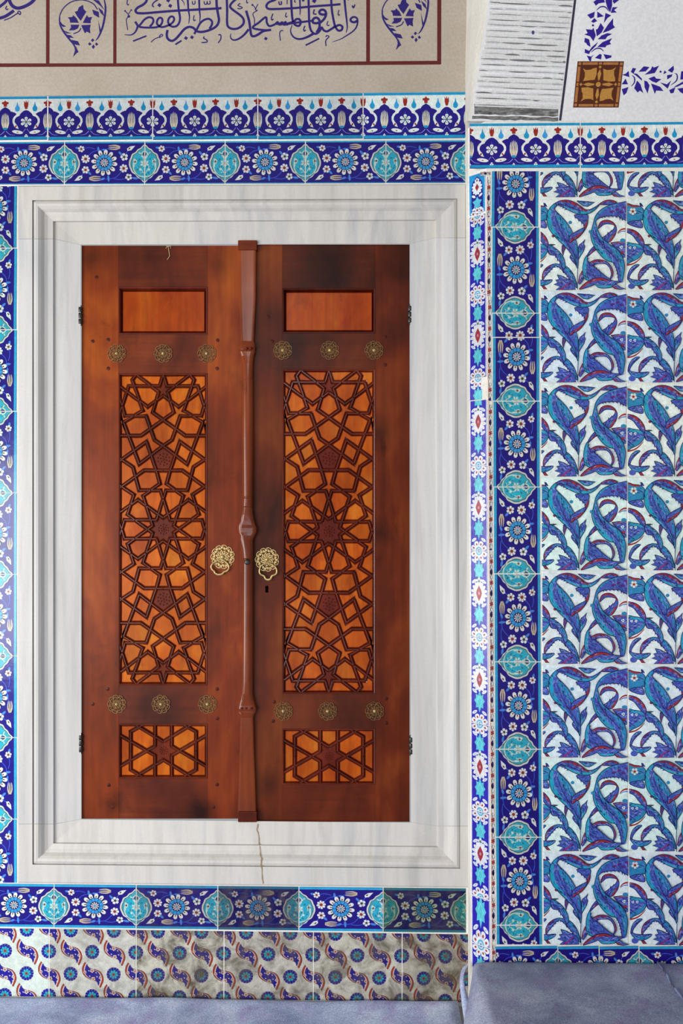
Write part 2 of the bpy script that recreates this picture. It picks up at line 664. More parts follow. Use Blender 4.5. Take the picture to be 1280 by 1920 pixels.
# ================================================================== tile paintings
def paint_crest():
    c = Canvas(1145, 537, COBALT)
    c.poly([(0, 0), (1145, 0), (1145, 40), (0, 40)], WHITE)
    c.poly([(0, 3), (1145, 3), (1145, 34), (0, 34)], TURQ)
    c.poly([(0, 498), (1145, 498), (1145, 532), (0, 532)], TURQ)
    half = [(0, 37), (229, 37), (229, 170), (204, 178), (179, 200), (162, 222), (155, 240), (124, 254), (106, 280), (101, 312), (111, 334),
            (131, 360), (148, 402), (120, 394), (98, 372), (90, 347), (80, 322), (80, 282), (96, 250), (119, 228), (123, 216), (104, 202),
            (79, 190), (58, 186), (53, 172), (37, 154), (15, 140), (0, 130)]
    for k in range(5):
        x0 = 229 * k
        f = (lambda u: x0 + u) if k % 2 == 0 else (lambda u: x0 + 229 - u)
        # k even: tulip at x0, flower at x0+229
        c.poly([(f(u), v) for u, v in half], WHITE)
        c.ell(f(116), 370, 9, 17, RED, 10, 0.5 if k % 2 == 0 else -0.5)
        c.leaf(f(76), 430, f(194), 452, 44, WHITE)
        c.ell(f(134), 444, 11, 6, RED, 8)
        c.stroke([(f(8), 428), (f(50), 470), (f(110), 478)], 7, S(150, 150, 215), 1)
        c.stroke([(f(222), 402), (f(195), 440), (f(186), 456)], 6, S(150, 150, 215), 1)
        c.leaf(f(40), 262, f(30), 345, 16, S(30, 96, 190))
        # water drop
        dx = f(133)
        c.poly([(dx, 66), (dx + 10, 110), (dx + 27, 145), (dx + 20, 178), (dx, 188), (dx - 20, 178), (dx - 27, 145), (dx - 10, 110)], SKY if k % 2 else TURQ, True, 3)
    for k in range(3):
        x = 458 * k
        for s, hgt in ((-32, 225), (-16, 212), (0, 205), (16, 212), (32, 225)):
            c.stroke([(x + s * 0.35, 405), (x + s * 1.1, 330), (x + s * 0.9, hgt)], 19, S(214, 204, 178), 1)
        c.stroke([(x - 14, 395), (x - 16, 320), (x - 9, 250)], 5, S(206, 122, 84), 1)
        c.stroke([(x + 14, 395), (x + 16, 320), (x + 9, 250)], 5, S(206, 122, 84), 1)
        c.ell(x, 400, 26, 16, TURQ, 10)
        c.poly([(x, 46), (x + 13, 66), (x + 38, 72), (x + 36, 94), (x + 20, 98), (x + 17, 128), (x - 17, 128), (x - 20, 98), (x - 36, 94), (x - 38, 72), (x - 13, 66)], RED)
        c.petals(x, 492, 14, 3, WHITE, 0.1, 0.9, -math.pi / 2)
    for k in range(3):
        x = 229 + 458 * k
        c.poly([(x - 23, 52), (x - 9, 80), (x, 46), (x + 9, 80), (x + 23, 52), (x + 24, 110), (x + 12, 158), (x - 12, 158), (x - 24, 110)], RED)
        c.petals(x, 317, 63, 6, WHITE, 0.2, 0.86, 0.52)
        for i in range(6):
            a = 0.52 + math.pi / 3 * i
            c.ell(x + 38 * math.cos(a), 317 + 38 * math.sin(a), 7, 4, DEEP, 6, a)
        c.ell(x, 317, 11, 11, S(60, 110, 70), 8)
        c.ell(x, 238, 5, 16, S(40, 70, 190), 8)
        c.petals(x, 488, 20, 3, WHITE, 0.1, 0.9, -math.pi / 2)
    return c


def medallion(c, x, flip):
    s = -1 if flip else 1
    o = [(0, 8), (38, 44), (72, 62), (96, 92), (132, 112), (148, 152), (164, 190), (166, 238), (148, 284), (130, 318), (96, 340), (72, 372), (38, 390), (0, 427)]
    full = [(x + s * u, v + 35) for u, v in o] + [(x - s * u, v + 35) for u, v in o[-2:0:-1]]
    c.poly(full, S(206, 204, 190), True, 3)
    inn = [(x + (u - x) * 0.89, 252 + (v - 252) * 0.92) for u, v in full]
    c.poly(inn, S(28, 60, 80), True, 3)
    inn = [(x + (u - x) * 0.85, 252 + (v - 252) * 0.89) for u, v in full]
    c.poly(inn, S(64, 160, 172), True, 3)
    inn = [(x + (u - x) * 0.7, 252 + (v - 252) * 0.72) for u, v in full]
    c.poly(inn, S(40, 168, 190), True, 3)
    W = S(196, 212, 196)
    for q in (-1, 1):
        c.stroke([(x, 400), (x + q * 70, 380), (x + q * 112, 320), (x + q * 116, 258)], 12, W, 0)
        c.stroke([(x + q * 112, 290), (x + q * 110, 240), (x + q * 84, 220), (x + q * 92, 262)], 20, W, 1)
        c.ell(x + q * 100, 222, 18, 26, W, 9, q * 0.3)
        c.ell(x + q * 96, 232, 9, 12, S(130, 60, 50), 8)
        c.stroke([(x, 200), (x + q * 34, 150), (x + q * 62, 128)], 22, W, 1)
        c.stroke([(x, 118), (x + q * 24, 140), (x + q * 30, 176)], 15, W, 1)
        c.ell(x + q * 42, 318, 14, 14, W, 8)
        c.stroke([(x, 360), (x + q * 40, 300), (x + q * 36, 262)], 10, W, 1)
        c.stroke([(x + q * 20, 436), (x + q * 62, 392), (x + q * 100, 362)], 9, S(30, 110, 140), 2)
    rm = random.Random(9)
    for _ in range(26):
        u, v = rm.uniform(8, 108), rm.uniform(95, 405)
        if (u / 118) ** 2 + ((v - 250) / 170) ** 2 < 0.9:
            for q in (-1, 1):
                a = rm.uniform(0, 6.3)
                c.stroke([(x + q * u, v), (x + q * (u + 12 * math.cos(a)), v + 12 * math.sin(a)), (x + q * (u + 20 * math.cos(a + 1)), v + 20 * math.sin(a + 1))], 7, rm.choice((S(34, 110, 130), S(30, 96, 110), W, S(90, 186, 196))), 2)
    c.ell(x, 148, 15, 24, S(70, 50, 90), 8)
    c.petals(x, 250, 42, 6, W, 0.1, 0.9, 0.5)
    c.ell(x, 250, 9, 9, S(190, 150, 110), 7)


def paint_rosette():
    c = Canvas(868, 495, COBALT)
    c.poly([(0, 0), (868, 0), (868, 28), (0, 28)], S(44, 158, 198))
    c.poly([(0, 467), (868, 467), (868, 495), (0, 495)], S(44, 158, 198))
    LB = S(70, 130, 206)
    def y(v):
        return v + 35
    for pts in ([(228, 165), (300, 90), (380, 70), (440, 60), (548, 38)], [(645, 270), (570, 360), (480, 385), (320, 380)],
                [(180, 55), (260, 40), (330, 55)], [(700, 365), (620, 392), (540, 385)], [(650, 145), (680, 90), (720, 45)], [(228, 285), (190, 340), (150, 380)]):
        c.stroke([(a, y(b)) for a, b in pts], 7, S(58, 88, 196), 0)
    for a, b, d, e in ((370, 85, 364, 30), (476, 345, 482, 415), (590, 85, 625, 125), (255, 305, 290, 340), (738, 372, 800, 385), (105 + 10, 40, 160, 48), (410, 60, 470, 80), (440, 375, 395, 395)):
        c.leaf(a, y(b), d, y(e), 24, LB)
    for fx, fy, r, k in ((180, 55, 36, 6), (228, 165, 48, 8), (645, 270, 46, 7), (700, 365, 38, 5), (228, 285, 42, 6), (650, 145, 42, 5)):
        c.flower(fx, y(fy), r, k, WHITE, S(150, 50, 36) if k != 5 else S(70, 70, 60), 0.4 + fx)
    c.poly([(105, y(405)), (150, y(352)), (190, y(345)), (196, y(372)), (160, y(400))], WHITE)
    c.ell(168, y(374), 14, 8, S(90, 70, 60), 8, -0.7)
    c.poly([(770, y(22)), (726, y(72)), (684, y(78)), (680, y(52)), (716, y(28))], WHITE)
    c.ell(706, y(52), 14, 8, S(90, 70, 60), 8, -0.7)
    for tx, ty, s in ((325, 380, 1), (548, 38, -1)):
        for q in (-1, 0, 1):
            c.stroke([(tx - s * 55, y(ty + q * 3)), (tx - s * 5, y(ty + q * 22)), (tx + s * 72, y(ty + q * 17))], 19, BONE, 1)
        c.stroke([(tx - s * 40, y(ty - 6)), (tx + s * 40, y(ty - 9))], 4, S(130, 70, 60), 1)
        c.stroke([(tx - s * 40, y(ty + 6)), (tx + s * 40, y(ty + 9))], 4, S(130, 70, 60), 1)
    cx, cy = 433, y(207)
    c.ell(cx, cy, 126, 126, S(16, 14, 70), 24)
    c.petals(cx, cy, 143, 12, WHITE, 0.62, 0.90, 0.13)
    for i in range(12):
        a = 0.13 + 2 * math.pi * i / 12
        c.ell(cx + 104 * math.cos(a), cy + 104 * math.sin(a), 10, 8, S(140, 50, 40), 7, a)
    c.ell(cx, cy, 93, 93, S(12, 30, 84), 24)
    for i in range(12):
        a0, a1 = 2 * math.pi * (i + 0.07) / 12, 2 * math.pi * (i + 0.93) / 12
        c.poly([(cx + r * math.cos(a), cy + r * math.sin(a)) for r, a in ((88, a0), (88, (a0 + a1) / 2), (88, a1), (53, a1), (53, a0))], SKY)
    c.ell(cx, cy, 48, 48, S(16, 20, 70), 18)
    for i in range(10):
        a = 2 * math.pi * i / 10
        c.stroke([(cx + 8 * math.cos(a), cy + 8 * math.sin(a)), (cx + 30 * math.cos(a + 0.25), cy + 30 * math.sin(a + 0.25)), (cx + 43 * math.cos(a + 0.1), cy + 43 * math.sin(a + 0.1))], 14, S(202, 198, 204), -1)
    for i in range(10):
        a = 2 * math.pi * (i + 0.5) / 10
        c.ell(cx + 26 * math.cos(a + 0.2), cy + 26 * math.sin(a + 0.2), 7, 3, S(140, 40, 60), 6, a)
    c.ell(cx, cy, 11, 11, S(40, 150, 150), 8)
    medallion(c, 0, False)
    medallion(c, 868, True)
    return c


def paint_spotted():
    c = Canvas(954, 740, S(214, 214, 204))
    def dot(x, y):
        c.ell(x, y, 73, 73, S(36, 26, 140), 22)
        for i in range(14):
            a = 2 * math.pi * i / 14
            c.ell(x + 66 * math.cos(a), y + 66 * math.sin(a), 13, 16, S(36, 26, 140), 8, a)
            c.stroke([(x + 58 * math.cos(a + 0.22), y + 58 * math.sin(a + 0.22)), (x + 82 * math.cos(a + 0.22), y + 82 * math.sin(a + 0.22))], 4, S(150, 150, 190))
        c.petals(x, y, 50, 8, S(48, 168, 186), 0.1, 1.02, 0.2)
        c.ell(x, y, 20, 20, S(110, 120, 120), 10)
        c.ell(x, y, 13, 13, S(150, 40, 40), 8)
    def wave(x, y):
        o = [(-82, -138), (-62, -104), (-28, -72), (20, -60), (74, -42), (108, -2), (122, 52), (106, 102), (86, 138), (70, 96), (38, 66), (-6, 54), (-62, 30), (-102, -10), (-113, -56), (-104, -102)]
        pl = [(x + u, y + v) for u, v in o]
        c.stroke(pl + pl[:1], 7, S(60, 44, 60), 0, True, 3)
        c.poly(pl, S(168, 60, 40), True, 3)
        c.poly([(x + u * 0.85, y + v * 0.9) for u, v in o], S(214, 196, 186), True, 3)
        c.poly([(x + u * 0.75, y + v * 0.85) for u, v in o], S(38, 26, 140), True, 3)
        for bx, by, r in ((-4, -46, 24), (8, 44, 24), (-84, -28, 18), (88, 30, 18)):
            c.flower(x + bx, y + by, r, 5, S(214, 196, 186), S(176, 66, 40))
        for bx, by in ((-40, -44), (50, 20), (-30, 14), (40, -24), (84, 76)):
            c.ell(x + bx, y + by, 9, 6, S(206, 200, 214), 7, 0.6)
    for r, yy in enumerate((12, 245, 487, 727)):
        for k in range(-1, 6):
            x = k * 238.5 - 8 * 0
            if (k + r) % 2 == 1:
                dot(x - 4, yy)
            else:
                wave(x, yy + 8)
    return c


def paint_chamfer():
    c = Canvas(250, 1000, S(44, 34, 166))
    for u in (0, 238):
        c.poly([(u, 0), (u + 12, 0), (u + 12, 1000), (u, 1000)], S(210, 212, 226))
    W = S(224, 226, 226)
    def rose(y):
        c.petals(125, y, 116, 8, W, 0.3, 1.12, math.pi / 8)
        c.ell(125, y, 66, 66, W, 14)
        for i in range(8):
            a = math.pi / 8 + math.pi / 4 * i
            c.ell(125 + 78 * math.cos(a), y + 78 * math.sin(a), 15, 12, S(160, 60, 46), 8, a)
        c.ell(125, y, 44, 44, S(80, 170, 206), 12)
        c.ell(125, y, 30, 30, S(190, 214, 220), 10)
        c.ell(125, y, 14, 14, S(60, 140, 190), 8)
    def star(y, s=1):
        T = S(88, 196, 206)
        c.poly([(125 + u * 0.8, y + v * s) for u, v in ((0, -135), (26, -70), (64, -86), (60, -40), (92, -10), (60, 24), (66, 76), (24, 66), (0, 128), (-24, 66), (-66, 76), (-60, 24), (-92, -10), (-60, -40), (-64, -86), (-26, -70))], T)
        c.stroke([(125, y - 70), (90, y), (125, y + 70), (160, y), (125, y - 70)], 7, S(130, 222, 222), 0, False)
    def pointed(y):
        for i in range(14):
            a = 2 * math.pi * (i + 0.5) / 14
            ca, sa = math.cos(a), math.sin(a)
            r0, r1 = (52, 52), (112, 128)
            p0 = (125 + 48 * ca, y + 70 * sa)
            p1 = (125 + 114 * ca, y + 140 * sa)
            c.stroke([p0, ((p0[0] + p1[0]) / 2, (p0[1] + p1[1]) / 2), p1], 42, W, 2)
            c.stroke([(125 + 80 * ca, y + 102 * sa), (125 + 100 * ca, y + 124 * sa)], 7, S(60, 60, 170), 2)
        c.ell(125, y, 66, 96, W, 16)
        c.poly([(125, y - 92), (158, y - 34), (166, y), (152, y + 44), (125, y + 92), (98, y + 44), (84, y), (92, y - 34)], S(160, 50, 60))
        c.ell(125, y, 14, 20, S(196, 130, 150), 8)
        c.flower(125, y - 142, 42, 5, W, S(80, 130, 90), -math.pi / 2)
    rose(0)
    rose(1000)
    star(225)
    star(745)
    pointed(490)
    for yy, s in ((118, 1), (345, -1), (632, 1), (868, -1)):
        for q in (-1, 1):
            x0, x1 = 125 + q * 36, 125 + q * 100
            c.leaf(x0, yy + s * 14, x1, yy - s * 26, 36, S(214, 222, 232))
            c.ell((x0 + x1) / 2, yy - s * 6, 9, 4, S(90, 120, 200), 6, -q * s * 0.5)
    return c


def paint_arch_stop():
    c = Canvas(250, 560, S(34, 142, 196))
    for u in (0, 240):
        c.poly([(u, 0), (u + 10, 0), (u + 10, 560), (u, 560)], S(200, 214, 220))
    c.poly([(38, 560), (38, 190), (50, 120), (84, 70), (125, 34), (166, 70), (200, 120), (212, 190), (212, 560)], S(34, 28, 130))
    W = S(224, 226, 226)
    for i in range(12):
        a = 2 * math.pi * (i + 0.5) / 12
        c.stroke([(125 + 34 * math.cos(a), 190 + 42 * math.sin(a)), (125 + 58 * math.cos(a), 190 + 74 * math.sin(a)), (125 + 78 * math.cos(a), 190 + 102 * math.sin(a))], 34, W, 2)
    c.ell(125, 190, 48, 60, W, 14)
    c.poly([(125, 132), (154, 184), (125, 240), (96, 184)], S(150, 50, 50))
    c.flower(125, 92, 36, 5, W, S(120, 60, 60), -math.pi / 2)
    c.poly([(125, 310), (150, 356), (196, 370), (164, 420), (176, 452), (125, 470), (74, 452), (86, 420), (54, 370), (100, 356)], S(88, 186, 206))
    for q in (-1, 1):
        c.leaf(125 + q * 26, 318, 125 + q * 78, 284, 32, W)
        c.leaf(125 + q * 26, 470, 125 + q * 78, 486, 30, W)
    for dx, dy in ((-62, 540), (62, 520), (0, 500), (0, 556)):
        c.flower(125 + dx, dy, 40, 6, W, S(150, 50, 40))
    return c


def paint_dash():
    c = Canvas(60, 1000, S(206, 204, 196))
    c.poly([(0, 0), (9, 0), (9, 1000), (0, 1000)], S(160, 70, 66))
    for k in range(5):
        y = 100 + 200 * k
        c.flower(30, y, 26, 6, S(140, 24, 34), S(120, 16, 26))
        c.ell(28, y + 100, 20, 30, S(22, 18, 60), 9)
        c.ell(36, y + 82, 10, 12, S(40, 36, 120), 7)
        for s, cc in ((-1, S(70, 70, 80)), (1, S(50, 60, 76))):
            c.stroke([(30, y + s * 28), (20, y + s * 44), (18, y + s * 62), (36, y + s * 68)], 11, cc, 1)
            c.stroke([(42, y + s * 36), (50, y + s * 50), (44, y + s * 66)], 8, S(66, 120, 140), 1)
    return c


def paint_saz():
    """long serrated leaves curling over each other, one full tile"""
    rnd = random.Random(3)
    c = Canvas(1206, 1172, S(222, 233, 232))
    VI, VD, LI, TE, TQ, RD, DK = S(70, 88, 174), S(46, 44, 136), S(140, 146, 212), S(44, 132, 178), S(36, 154, 186), S(158, 44, 42), S(28, 22, 78)
    X, Y = 21, -8

    def z(pts):
        return [(a + X, b + Y) for a, b in pts]

    def q(pts):                       # read off the second column of the wall
        return [((a - 90) * 0.7018, (b - 165) * 0.7018) for a, b in pts]

    def leaf(pts, fill=VI, bands=(), hatch=10, ang=None, sm=True, vein=None, out=8, teeth=()):
        n = 4 if sm else 1
        p = catmull(pts, True, 4) if sm else list(pts)
        c.poly(p, fill)
        for i0, i1, wd, col in bands:
            c.band(p, i0, i1, wd, col, n)
        xs, ys = [a for a, b in p], [b for a, b in p]
        mx, my = sum(xs) / len(xs), sum(ys) / len(ys)
        sxx = sum((a - mx) ** 2 for a in xs)
        syy = sum((b - my) ** 2 for b in ys)
        sxy = sum((a - mx) * (b - my) for a, b in zip(xs, ys))
        th = 0.5 * math.atan2(2 * sxy, sxx - syy) if ang is None else ang
        for i0, i1, sz in teeth:
            k0, k1 = i0 * n, i1 * n
            cv = [p[k % len(p)] for k in range(k0, k1 + 1)]
            acc, last = 0, cv[0]
            for u, v_ in zip(cv, cv[1:]):
                acc += math.dist(u, v_)
                if acc > sz * 1.3:
                    acc = 0
                    dx, dy = v_[0] - u[0], v_[1] - u[1]
                    d = math.hypot(dx, dy) or 1
                    nx, ny = -dy / d, dx / d
                    if inside((u[0] + nx * 5, u[1] + ny * 5), p):
                        nx, ny = -nx, -ny
                    zz = sz * rnd.uniform(0.7, 1.2)
                    c.poly([(u[0] - dx / d * zz * .5 - nx * 3, u[1] - dy / d * zz * .5 - ny * 3), (u[0] + dx / d * zz * .9 + nx * zz * .9, u[1] + dy / d * zz * .9 + ny * zz * .9), (u[0] + dx / d * zz * .5 - nx * 3, u[1] + dy / d * zz * .5 - ny * 3)], rnd.choice((VI, VD, DK)))
        hatch = int(hatch * 3.6)
        got = tries = 0
        while got < hatch and tries < hatch * 14:
            tries += 1
            a, b = rnd.uniform(min(xs), max(xs)), rnd.uniform(min(ys), max(ys))
            t = th + rnd.choice((-0.42, 0.42)) + rnd.gauss(0, 0.12)
            ln = rnd.uniform(12, 32)
            e = [(a + s * ln * math.cos(t), b + s * ln * math.sin(t)) for s in (-1, 1)]
            if all(inside(g, p) for g in e + [(a, b)]):
                c.stroke([e[0], (a + 3, b - 3), e[1]], rnd.uniform(6, 11), rnd.choice((DK, DK, VD, LI, LI, VD, TE)), 2, False)
                got += 1
        if vein:
            c.stroke(vein, 8, DK, 1)
        c.stroke(p + p[:1], out, DK, 0, False)

    # far left: end of the neighbouring tile's band, with a white flower
    leaf(q([(70, 280), (200, 290), (330, 312), (400, 400), (370, 560), (210, 575), (70, 595)]), TE, [(0, 2, 26, RD)], 8, 0.1)
    c.flower(74, 168, 46, 5, S(214, 214, 206), RED)
    leaf(q([(100, 620), (200, 576), (340, 580), (372, 700), (230, 682)]), VI, (), 6)
    leaf(q([(320, 250), (350, 262), (386, 318), (330, 306)]), VD, (), 0, sm=False)
    # belly band on the left, and the red topped leaf over it
    leaf(q([(60, 990), (200, 985), (300, 1000), (405, 1036), (400, 1110), (366, 1190), (300, 1258), (200, 1308), (60, 1345)]), VI,
         [(0, 3, 46, TQ), (4, 8, 60, TE)], 16, 0.1)
    c.stroke(q([(60, 1385), (200, 1356), (300, 1292), (386, 1200)]), 22, RD, 1)
    leaf(q([(60, 718), (200, 738), (300, 800), (380, 900), (412, 1010), (390, 1050), (330, 1008), (260, 928), (180, 830), (60, 772)]), VI, [(0, 4, 34, RD)], 8, 0.75)
    for a in (150, 230):
        c.flower(*q([(a, 1065)])[0], 18, 3, S(222, 233, 232), VI, 1.2)
    # lower left curls
    leaf(q([(318, 1378), (250, 1372), (170, 1430), (118, 1530), (104, 1632), (130, 1622), (160, 1548), (228, 1462)]), VI, [(0, 3, 14, TE)], 4)
    leaf(q([(104, 1606), (190, 1640), (330, 1652), (486, 1644), (430, 1712), (320, 1752), (210, 1736), (140, 1680)]), TE, [(0, 3, 24, VI)], 6, 0.1)
    c.ell(*q([(180, 1762)])[0], 44, 36, VI, 14)
    leaf(q([(290, 1752), (340, 1760), (392, 1818), (330, 1812)]), RD, (), 0, sm=False)
    leaf(z([(415, 905), (372, 862), (310, 843), (248, 853), (196, 882), (156, 920), (128, 985), (132, 1050), (166, 1004), (226, 934), (286, 876), (338, 888), (380, 925), (402, 962)]), VI, [(3, 7, 24, RD), (0, 3, 14, TE)], 8, -0.5, teeth=((8, 12, 24),))
    leaf(z([(572, 1150), (552, 1050), (512, 960), (452, 890), (414, 874), (388, 918), (430, 980), (480, 1044), (524, 1104)]), VI, [(0, 4, 50, TE)], 10, 0.9, teeth=((5, 8, 26),))
    leaf(z([(416, 895), (416, 830), (392, 760), (342, 690), (282, 640), (208, 598), (192, 640), (200, 700), (232, 732), (282, 736), (332, 800), (370, 852), (392, 912)]), VI, [(0, 5, 44, TE)], 12, 0.8, teeth=((8, 12, 26),))
    leaf(z([(205, 600), (250, 596), (290, 598), (236, 616)]), S(60, 90, 60), (), 0, sm=False)
    leaf(z([(318, 984), (392, 1006), (442, 1034), (522, 1062), (552, 1172), (300, 1178), (352, 1132), (272, 1106), (322, 1086), (296, 1050), (342, 1042)]), VI, (), 14, 0.5, False)
    c.stroke(z([(360, 1176), (420, 1130), (486, 1074)]), 22, S(150, 40, 110), 1)
    # stem with its small leaves
    leaf(z([(578, 895), (545, 850), (500, 800), (478, 760), (492, 733), (522, 744), (552, 810)]), TE, [(1, 4, 30, VI)], 3)
    leaf(z([(576, 806), (588, 700), (583, 640), (600, 600), (640, 570), (668, 532), (652, 590), (668, 622), (650, 682), (612, 742)]), VI, [(0, 2, 30, TQ), (8, 10, 40, TQ)], 5, 1.2, False)
    leaf(z([(378, 608), (428, 630), (402, 682), (390, 745), (374, 680)]), S(90, 60, 120), (), 0, sm=False)
    c.ell(*z([(482, 315)])[0], 24, 22, TE, 10)
    c.ell(*z([(262, 492)])[0], 20, 14, S(130, 50, 60), 8, 0.7)
    # the great leaf folded over at its top
    leaf(z([(532, 222), (572, 272), (622, 312), (652, 342), (662, 384), (602, 408), (540, 442), (500, 470), (468, 505), (470, 578), (522, 547), (592, 502), (652, 432), (692, 360), (702, 290), (692, 218)]), VI, [(10, 14, 34, RD), (9, 11, 24, RD)], 10, -0.6, teeth=((0, 4, 30),))
    leaf(z([(574, 905), (540, 806), (500, 732), (430, 644), (330, 548), (250, 462), (200, 382), (180, 290), (186, 200), (222, 128), (292, 68), (312, 92), (278, 142), (302, 182), (372, 250), (442, 332), (502, 432), (545, 530), (572, 622), (584, 752)]),
         VI, [(3, 10, 60, TQ), (13, 17, 84, TE), (17, 19, 34, TE), (0, 2, 26, TE)], 40, 0.95, vein=z([(565, 860), (520, 700), (430, 560), (340, 400), (285, 240), (270, 160)]))
    leaf(z([(468, 505), (500, 470), (540, 442), (602, 408), (660, 384), (640, 440), (592, 502), (522, 547), (470, 578)]), VI, [(5, 8, 30, RD)], 5, -0.5)
    leaf(z([(560, 44), (640, 50), (702, 54), (784, 64), (740, 90), (692, 116), (640, 106)]), TE, [(0, 3, 20, VI)], 4, 0.1, False)
    leaf(z([(288, 78), (340, 45), (430, 34), (520, 58), (602, 108), (660, 152), (722, 156), (782, 130), (848, 88), (806, 142), (750, 187), (690, 212), (610, 216), (540, 202), (450, 162), (380, 122), (316, 100)]), VI,
         [(1, 6, 36, RD), (9, 15, 36, TQ)], 18, 0.35, teeth=((14, 16, 24),), vein=z([(320, 85), (430, 105), (540, 150), (660, 182)]))
    # right hand side: band, S leaf and its curls
    leaf(z([(848, 88), (902, 50), (962, 34), (1012, 40), (1066, 66), (1000, 92), (920, 96)]), VI, [(0, 4, 26, RD)], 5, 0.0)
    leaf(z([(995, 574), (1080, 562), (1230, 562), (1230, 745), (1142, 772), (1102, 690), (1052, 640)]), VI, [(0, 2, 26, RD), (3, 4, 40, TE)], 12, 0.2, False)
    c.flower(*z([(1132, 632)])[0], 22, 3, S(222, 233, 232), VI, 1.2)
    c.ell(*z([(1142, 700)])[0], 30, 14, RD, 9, -0.2)
    c.stroke(z([(1080, 458), (1112, 420), (1160, 398), (1230, 400)]), 26, RD, -1)
    c.stroke(z([(1090, 462), (1130, 432), (1230, 424)]), 14, VI, -1)
    c.ell(*z([(1150, 545)])[0], 36, 26, TE, 10)
    leaf(z([(838, 396), (858, 322), (908, 290), (972, 288), (1032, 320), (1068, 382), (1062, 452), (1032, 512), (982, 566), (916, 556), (882, 520), (932, 482), (982, 440), (1030, 402), (1040, 352), (962, 336), (902, 346)]), VI, [(0, 5, 26, RD), (6, 8, 34, RD)], 8, -0.8, teeth=((11, 13, 26),))
    leaf(z([(690, 762), (720, 692), (780, 622), (842, 588), (885, 640), (802, 672), (740, 722)]), VI, [(4, 6, 22, RD)], 5, -0.7)
    leaf(z([(1230, 70), (1092, 74), (1002, 94), (912, 130), (842, 180), (792, 250), (772, 320), (752, 400), (736, 474), (752, 560), (792, 640), (842, 714), (902, 778), (962, 814), (1022, 834), (1060, 902), (1082, 982), (1100, 1078), (1142, 1062), (1162, 962), (1170, 882),
             (1152, 790), (1112, 710), (1052, 648), (962, 588), (882, 520), (832, 430), (806, 345), (802, 300), (842, 266), (902, 246), (1002, 240), (1092, 246), (1132, 272), (1230, 296)]),
         VI, [(1, 9, 30, TE), (8, 14, 62, TQ), (18, 24, 66, TE), (24, 27, 30, TE)], 52, 0.9, teeth=((29, 34, 30), (14, 17, 22)), vein=z([(800, 420), (840, 540), (930, 660), (1040, 760), (1100, 880), (1120, 1030)]))
    for a, b in ((1010, 180), (1070, 160), (1130, 190), (1190, 160), (1160, 130)):
        c.ell(*z([(a, b)])[0], 26, 13, S(96, 34, 120), 8, rnd.uniform(-0.5, 0.5))
    c.ell(*z([(1122, 1064)])[0], 26, 24, VI, 10)
    c.ell(*z([(728, 440)])[0], 18, 22, TE, 9)
    # lower loop
    leaf(z([(690, 742), (658, 792), (640, 872), (638, 962), (658, 1032), (722, 1064), (802, 1052), (902, 1042), (1010, 1068), (932, 1008), (862, 950), (802, 900), (742, 852), (700, 812)]), VI, [(0, 5, 46, TQ)], 16, 0.75, teeth=((10, 14, 26),))
    leaf(z([(722, 838), (790, 800), (862, 798), (932, 820), (988, 870), (1024, 950), (1014, 1012), (982, 1044), (1000, 980), (980, 902), (930, 852), (862, 846), (802, 852), (742, 874)]), VI, [(0, 3, 30, RD), (4, 6, 16, RD)], 6, 0.3)
    leaf(z([(580, 1092), (600, 1000), (626, 938), (650, 1000), (642, 1052), (600, 1112)]), VI, [(0, 2, 30, RD)], 3, -1.2, False)
    leaf(z([(596, 1174), (650, 1110), (722, 1062), (802, 1032), (892, 1030), (972, 1058), (1042, 1068), (1116, 1072), (1092, 1088), (1052, 1102), (1012, 1142), (930, 1157), (840, 1152), (790, 1112), (740, 1132), (680, 1152)]), VI, [(0, 5, 36, RD), (9, 13, 34, TQ)], 12, -0.2)
    leaf(z([(1008, 1132), (1062, 1108), (1112, 1148), (1186, 1168), (1110, 1176), (1040, 1166)]), VI, [(4, 6, 22, RD)], 2, sm=False)
    c.stroke(z([(572, 1176), (570, 1050), (574, 900)]), 9, DK, 0)
    return c


CREST, ROSE, SPOT, CHAM, ARCH, DASH, SAZ = paint_crest(), paint_rosette(), paint_spotted(), paint_chamfer(), paint_arch_stop(), paint_dash(), paint_saz()
G = M['glaze']
UNIT = 1 / 5.818 / 681.0
_cache = {}


def tile_mesh(key, cv, sx, sy, **kw):
    k = (key, tuple(kw.get('win') or ()), kw.get('mirror'), kw.get('rot'))
    if k not in _cache:
        _cache[k] = cv.mesh(key, G, sx, sy, **kw)
    return _cache[k]


# ================================================================== window wall
def quad_px(x0, y0, x1, y1, Y):
    return P(x0, y0, Y), P(x1, y0, Y), P(x1, y1, Y), P(x0, y1, Y)


HOLE = (46, 358, 862, 1646)
XW0, XW1 = P(-400, 900).x, P(1010, 900).x
ZT, ZB = P(400, -40).z, FLOOR - 0.12
hx0, hx1 = P(HOLE[0], 960).x, P(HOLE[2], 960).x
hz1, hz0 = P(450, HOLE[1]).z, P(450, HOLE[3]).z
b = MB()
Yf, Yb = 0.0008, 0.30
for x0, x1, z0, z1 in ((XW0, hx0, ZB, ZT), (hx1, XW1, ZB, ZT), (hx0, hx1, hz1, ZT), (hx0, hx1, ZB, hz0)):
    b.prism([(x0, Yf, z0), (x1, Yf, z0), (x1, Yf, z1), (x0, Yf, z1)], [(x0, Yb, z0), (x1, Yb, z0), (x1, Yb, z1), (x0, Yb, z1)])
wall = b.build('wall_back', M['grout'], None, kind='structure')
# beige plaster field above the tiles
b = MB()
front = [P(-400, -35, -0.001), P(876, -35, -0.001), P(876, 172, -0.001), P(640, 174, -0.001), P(300, 177.5, -0.001), P(-400, 184, -0.001)]
b.prism(front, [p + Vector((0, 0.0035, 0)) for p in front])
plaster = b.build('plaster', M['plaster_beige'], wall)


def ytop(x):        # the courses fall slightly to the left, as in the place
    return 180.2 - 9.0 * x / 870.0


